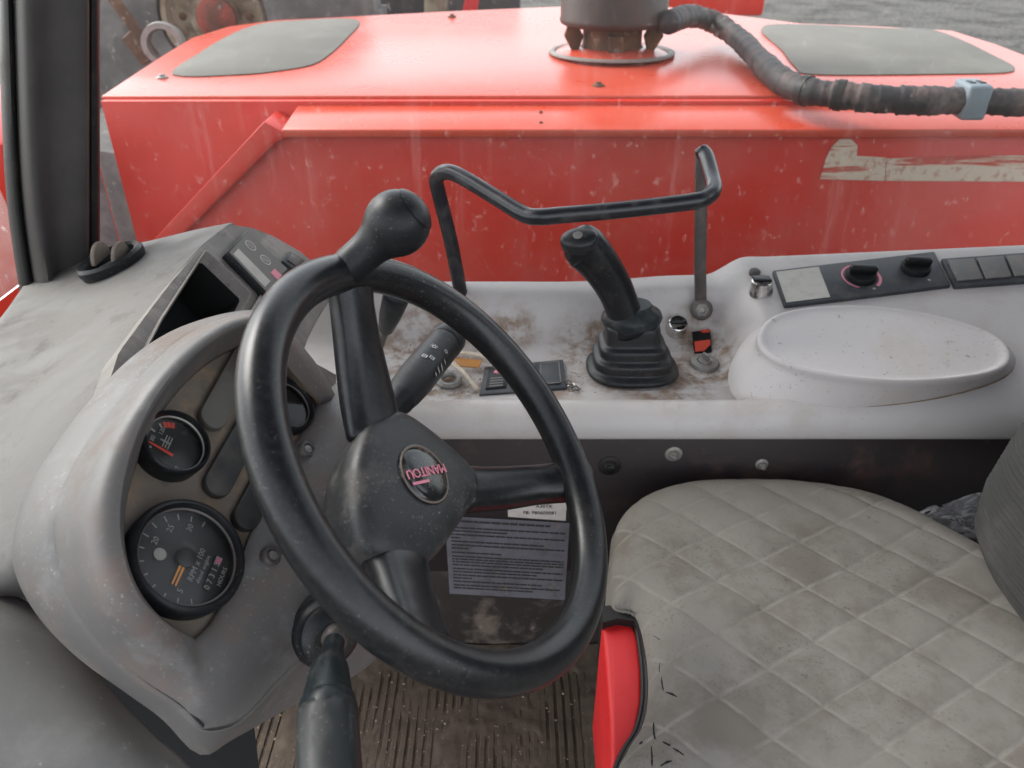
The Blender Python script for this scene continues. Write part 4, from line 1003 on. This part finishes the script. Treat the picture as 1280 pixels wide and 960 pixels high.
# crumpled clear bag behind the seat
bgv, rdb = [], random.Random(11)
bo_ = D(1185, 645, 1.03)
nb = 40
for i in range(nb):
    for j in range(nb):
        a, b = i / (nb - 1), j / (nb - 1)
        u = 1115 + 135 * b + 6 * math.sin(a * 9); v = 668 - 50 * b * (1 - a) + 14 * b - 6 * a - 22 * (1 - a)
        n1 = mnoise.noise(Vector((a * 2.5 + b * 2, b * 5 - a * 2, 0))) + .5 * abs(mnoise.noise(Vector((a * 6 + b * 3, b * 9, 4))))
        bgv.append(D(u, v + 5 * n1, 1.03 + .03 * n1))
bag = mk('plastic_bag', bgv, grid_faces(nb, nb), M['bag'], None, origin=bo_, recalc=False, angle=180)
tag(bag, 'crumpled clear plastic bag wedged between the seat and the dark side panel', 'plastic bag')

# ------------------------------------------------------------------ pillar and windows
pil = thing('cab_pillar', 'dark grey windscreen pillar of the cab with black rubber seals', 'pillar', PY(70, 360, 1.06))
vs_ = [-90, 0, 100, 200, 280, 372]
lf = [11, 14, 17, 21, 28, 42]
patch('pillar_cover', [[PY(l, v, 1.05), PY(l + 6, v, 1.02), PY(l + 22, v, 1.005), PY((l + 112) / 2, v, 1.03), PY(104, v, 1.05), PY(111, v, 1.065), PY(113, v, 1.10)] for l, v in zip(lf, vs_)], M['pillar'], pil, n=4, solid=.01)
patch('rubber_seal', [[PY(110, v, 1.085), PY(113, v, 1.075), PY(119, v, 1.078), PY(124, v, 1.09), PY(125, v, 1.12)] for v in vs_], M['rubber'], pil, n=3, solid=.006)
patch('rubber_seal', [[PY(l - 17 + .5 * (v > 150), v, 1.05), PY(l - 13, v, 1.03), PY(l - 4, v, 1.022), PY(l + 3, v, 1.03)] for l, v in zip(lf, vs_)], M['rubber'], pil, n=3, solid=.006)
wz = .545
wd = thing('side_window', 'dusty streaked side window above the console, facing the red engine hood', 'window', (.2, 1.205, wz))
P = [(-.66, 1.205, .53), (1.6, 1.205, .53), (1.6, 1.245, 1.45), (-.66, 1.245, 1.45)]
prism('pane', P, (0, .004, 0), M['glass'], wd, smooth=False)
box('window_seal', (.45, 1.2, .525), (1.1, 0, 0), (0, .007, 0), (0, 0, .006), M['rubber'], wd)
ww = thing('windscreen', 'dusty windscreen pane at the far left beside the dark pillar', 'window', (-.70, .8, .6))
prism('pane', [(-.74, 1.10, .60), (-.74, .30, .60), (-.90, .30, 1.5), (-.82, 1.08, 1.5)], (-.004, 0, 0), M['screenglass'], ww, smooth=False)

# ------------------------------------------------------------------ engine hood across the window
hd = thing('engine_hood', 'faded red engine hood outside the side window with grey antislip pads', 'engine hood', (.2, 2.3, -.4))
HT0, HTN = Vector((0, 1.95, .694)), Vector((0, -.0558, 1)).normalized()
def HT(u, v, h=0): return PP(u, v, HT0 + HTN * h, HTN)
tp = [(126, 120), (168, 92), (205, 68), (240, 47), (285, 33), (345, 25), (430, 21), (560, 14), (700, 8), (840, 9), (930, 20), (1000, 29), (1100, 33), (1190, 38), (1245, 55), (1290, 72), (1360, 95), (1420, 119)]
tpl = [HT(u, v) for u, v in tp]
prism('hood_lid', tpl, (0, 0, -.011), M['redtop'], hd, bevel=.004, bseg=3)
body = [PY(u, v, 1.925) for u, v in [(125, 126), (1460, 126), (1460, 700), (230, 420), (170, 300)]]
prism('hood_body', body, (0, .95, 0), M['red'], hd, bevel=.004)
zl = PY(640, 162, 1.80).z; zb = PY(640, 131, 1.924).z
xl, xr = PY(352, 162, 1.8).x, 1.75
xl2 = PY(372, 131, 1.924).x
mk('ledge', [(xl, 1.80, zl), (xr, 1.80, zl), (xr, 1.93, zb), (xl2, 1.93, zb), (xl, 1.80, zl - .018), (xr, 1.80, zl - .018), (xr, 1.93, zb - .03), (xl2, 1.93, zb - .03)], [(0, 1, 2, 3), (4, 5, 6, 7), (0, 1, 5, 4), (1, 2, 6, 5), (2, 3, 7, 6), (3, 0, 4, 7)], M['redtop'], hd, bevel=.003)
rc = [PY(u, v, 1.826) for u, v in [(358, 166), (1480, 166), (1480, 640), (60, 640), (60, 430), (200, 305)]]
prism('recessed_panel', rc, (0, .097, 0), M['red'], hd, bevel=.002)
br = [PY(u, v, 1.800) for u, v in [(352, 163), (352, 131), (372, 131), (376, 163), (240, 282), (60, 470), (20, 470), (195, 298)]]
br = [PY(u, v, 1.803) for u, v in [(330, 152), (350, 163), (362, 170), (345, 178), (238, 284), (60, 460), (20, 460), (190, 302)]]
prism('brace', br, (0, .118, 0), M['red'], hd, bevel=.003)
for px in ([(216, 94), (250, 67), (285, 46), (320, 32), (360, 27), (446, 25), (432, 50), (405, 74), (385, 83), (350, 89), (300, 94)], [(958, 32), (1110, 36), (1160, 37), (1200, 50), (1245, 72), (1267, 84), (1262, 91), (1200, 93), (1020, 94), (995, 85), (978, 64)]):
    prism('antislip_pad', resample(curve([HT(u, v, .0005) for u, v in px], 5, True), 60), HTN * .003, M['pad'], hd, bevel=.001)
for u, v in ((203, 97), (565, 21), (748, 107)):
    lathe('bolt', HT(u, v, .0005), (0, 0, 1), [(.016, 0), (.014, .003), (.008, .004), (.007, .009), (.002, .010)], M['zinc'] if u < 300 else M['rust'], hd, seg=16)
for u, v in ((676, 140), (676, 153)):
    lathe('rivet', PP(u, v, Vector((0, 1.80, zl + .0005)), Vector((0, -(zb - zl) / .13, 1)).normalized()), (0, -.2, 1), [(.005, 0), (.004, .002), (.001, .003)], M['rust'], hd, seg=10)
y = 1.8235
for px in ([(1025, 224), (1032, 200), (1040, 183), (1050, 174), (1064, 174), (1072, 182), (1071, 195), (1108, 197), (1106, 226), (1060, 225)], [(1108.5, 198), (1200, 195), (1300, 194), (1420, 193), (1420, 226), (1280, 227), (1107, 226)]):
    prism('sticker_residue', [PY(u, v, y) for u, v in px], (0, .0015, 0), M['residue'], hd, smooth=False)

# exhaust
ex0 = HT(764, 66)
ex = thing('exhaust_stack', 'sooty brown exhaust stack rising through the red hood', 'exhaust', ex0)
lathe('base_ring', ex0, (0, 0, 1), [(.185, .001), (.185, .006), (.176, .009), (.168, .006), (.166, .001)], M['zinc'], ex, seg=56, cap0=False, cap1=False)
lathe('base_cone', ex0, (0, 0, 1), [(.165, .002), (.12, .014), (.092, .018)], M['redtop'], ex, seg=48, cap0=False, cap1=False)
lathe('lower_pipe', ex0, (0, 0, 1), [(.092, 0), (.086, .03), (.086, .075), (.105, .09)], M['rust'], ex, seg=40)
box('clamp', ex0 + Vector((0, -.09, .03)), (.022, 0, 0), (0, .018, 0), (0, 0, .028), M['rust'], ex, bevel=.004)
for s in (-1, 1): box('bracket', ex0 + Vector((.115 * s, -.03, .05)), (.018, 0, .03 * s), (0, .012, 0), (-.01 * s, 0, .03), M['rust'], ex, bevel=.004)
lathe('silencer', ex0 + Vector((0, 0, .075)), (0, 0, 1), [(.140, 0), (.152, .006), (.155, .016), (.153, .022), (.153, .6)], M['exhaust'], ex, seg=56, angle=50)

# hose across the hood
hs = thing('wrapped_hose', 'black wrapped hose lying across the red hood beside the exhaust', 'hose', HT(1000, 115))
hpx = [(836, 28, .10), (862, 20, .09), (893, 28, .06), (925, 50, .04), (950, 76, .034), (975, 99, .032), (1005, 113, .032), (1050, 119, .034), (1100, 124, .034), (1160, 126, .034), (1212, 126, .034), (1290, 129, .032), (1400, 132, .032)]
hc_ = curve([HT(*p) for p in hpx], 22)
rd = random.Random(5)
rads, step = [], 0
cur = .03
for i in range(len(hc_)):
    if i % 5 == 0: cur = .0285 + rd.uniform(-.0015, .003)
    rads.append(cur + (.0018 if i % 5 == 0 else 0))
sweep('hose', hc_, rads, rads, M['hose'], hs, seg=20, angle=80)
for k in (6.05, 7.0):
    i = int(k * 22)
    sweep('tie', [hc_[i - 2], hc_[i], hc_[i + 2]], .0345, .0345, M['rubber'], hs, seg=18, roundcap=False)
cc = HT(1212, 124, .036)
box('hose_clip', cc, (.027, 0, 0), (0, .037, .002), (0, 0, .037), M['rubberclip'], hs, bevel=.008, bseg=3)
for s in (-1, 1): box('clip_slot', cc + Vector((.011 * s, -.004, .0372)), (.006, 0, 0), (0, .012, 0), (0, 0, .0012), M['ink'], hs)

# ------------------------------------------------------------------ things beyond the hood
bm_ = thing('red_boom_head', 'red steel boom section beyond the windscreen at the far left', 'boom', PY(-40, 420, 1.7))
prism('boom_plate', [PY(u, v, 1.7) for u, v in [(-160, 150), (2, 180), (24, 260), (46, 440), (-160, 440)]], (-.1, .5, 0), M['red'], bm_, bevel=.01)
box('boom_pin', PY(-60, 300, 1.69), (.05, 0, 0), (0, .02, 0), (0, 0, .05), M['rust'], bm_, bevel=.02)
def wheel(name, label, u, v, y, Ro, Ri, wdt, hubmat, lugs):
    c = PY(u, v, y)
    w = thing(name, label, 'wheel', c - Vector((0, 0, Ro)))
    lathe('tyre', c, (0, -1, 0), [(Ri, -wdt / 2), (Ro * .93, -wdt / 2), (Ro, -wdt * .4), (Ro, wdt * .4), (Ro * .94, wdt / 2), (Ri * 1.25, wdt * .56), (Ri, wdt * .5), (Ri * .98, wdt * .3)], M['tyre'], w, seg=64, cap0=False, cap1=False, angle=50)
    if hubmat:
        h = lathe('hub', c, (0, -1, 0), [(Ri, wdt * .3), (Ri * .93, wdt * .52), (Ri * .85, wdt * .5), (Ri * .8, wdt * .2), (Ri * .45, wdt * .25), (Ri * .42, wdt * .5), (Ri * .2, wdt * .55)], hubmat, w, seg=40)
        lathe('hub_cap', c + Vector((Ri * .1, -wdt * .55, 0)), (0, -1, 0), [(Ri * .36, -.01), (Ri * .36, .02), (Ri * .2, .05)], M['rustred'], h, seg=24)
        for k in range(8):
            q = R(45 * k); lathe('wheel_nut', c + Vector((Ri * .62 * math.cos(q), -wdt * .22, Ri * .62 * math.sin(q))), (0, -1, 0), [(.02, 0), (.02, .03), (.008, .035)], M['rust'], h, seg=6)
    if lugs:
        for k in range(24):
            q = R(15 * k); e = Vector((math.cos(q), 0, math.sin(q))); t = Vector((-math.sin(q), 0, math.cos(q)))
            box('tread_lug', c + e * Ro, e * .025, t * .03 + Vector((0, .02, 0)), Vector((0, wdt * .46, 0)), M['tyre'], w)
    return w
wheel('machine_wheel', 'large tyred wheel with a dirty yellow hub behind the red hood', 278, 18, 4.3, .80, .27, .3, M['yellow'], True)
wheel('front_wheel', 'dusty dark tyre low down between the pillar and the red hood', 175, 420, 3.3, .95, .34, .35, M['darksteel'], False)
hr = thing('hydraulic_ram', 'rusty hydraulic ram with a ring eye beyond the left end of the hood', 'hydraulic ram', PY(200, 60, 3.2))
e0 = PY(205, 55, 3.2)
lathe('ram_eye', e0, (.25, -1, .1), [(.055, -.06), (.075, -.06), (.08, 0), (.075, .05), (.055, .05), (.05, 0)], M['zinc'], hr, seg=32, cap0=False, cap1=False)
sweep('ram_rod', [PY(120, -30, 3.25), PY(178, 48, 3.22)], .022, .022, M['rust'], hr, seg=12)
box('ram_lug', PY(176, 58, 3.23), (.03, 0, .02), (0, .03, 0), (-.03, 0, .05), M['rust'], hr, bevel=.01)
im = thing('farm_implement', 'dark farm implement with red struts and a yellow post behind the hood', 'farm implement', PY(520, 20, 5.5) - Vector((0, 0, 1.0)))
box('implement_body', PY(500, -40, 5.9), (.82, 0, 0), (0, .3, 0), (0, 0, .36), M['darksteel'], im, bevel=.03)
sweep('yellow_post', [PY(545, 60, 5.4), PY(545, -80, 5.4)], .075, .075, M['yellow'], im, seg=16)
sweep('red_strut', [PY(424, 30, 5.3), PY(395, -60, 5.3)], .045, .03, M['redplastic'], im, seg=10, power=4)
sweep('red_strut', [PY(582, 40, 5.3), PY(602, -60, 5.3)], .045, .03, M['redplastic'], im, seg=10, power=4)
box('red_plate', PY(425, 2, 5.5), (.16, 0, 0), (0, .03, 0), (0, 0, .05), M['redplastic'], im, bevel=.01)
box('red_plate', PY(885, -10, 5.5), (.35, 0, 0), (0, .1, 0), (0, 0, .13), M['red'], im, bevel=.02)
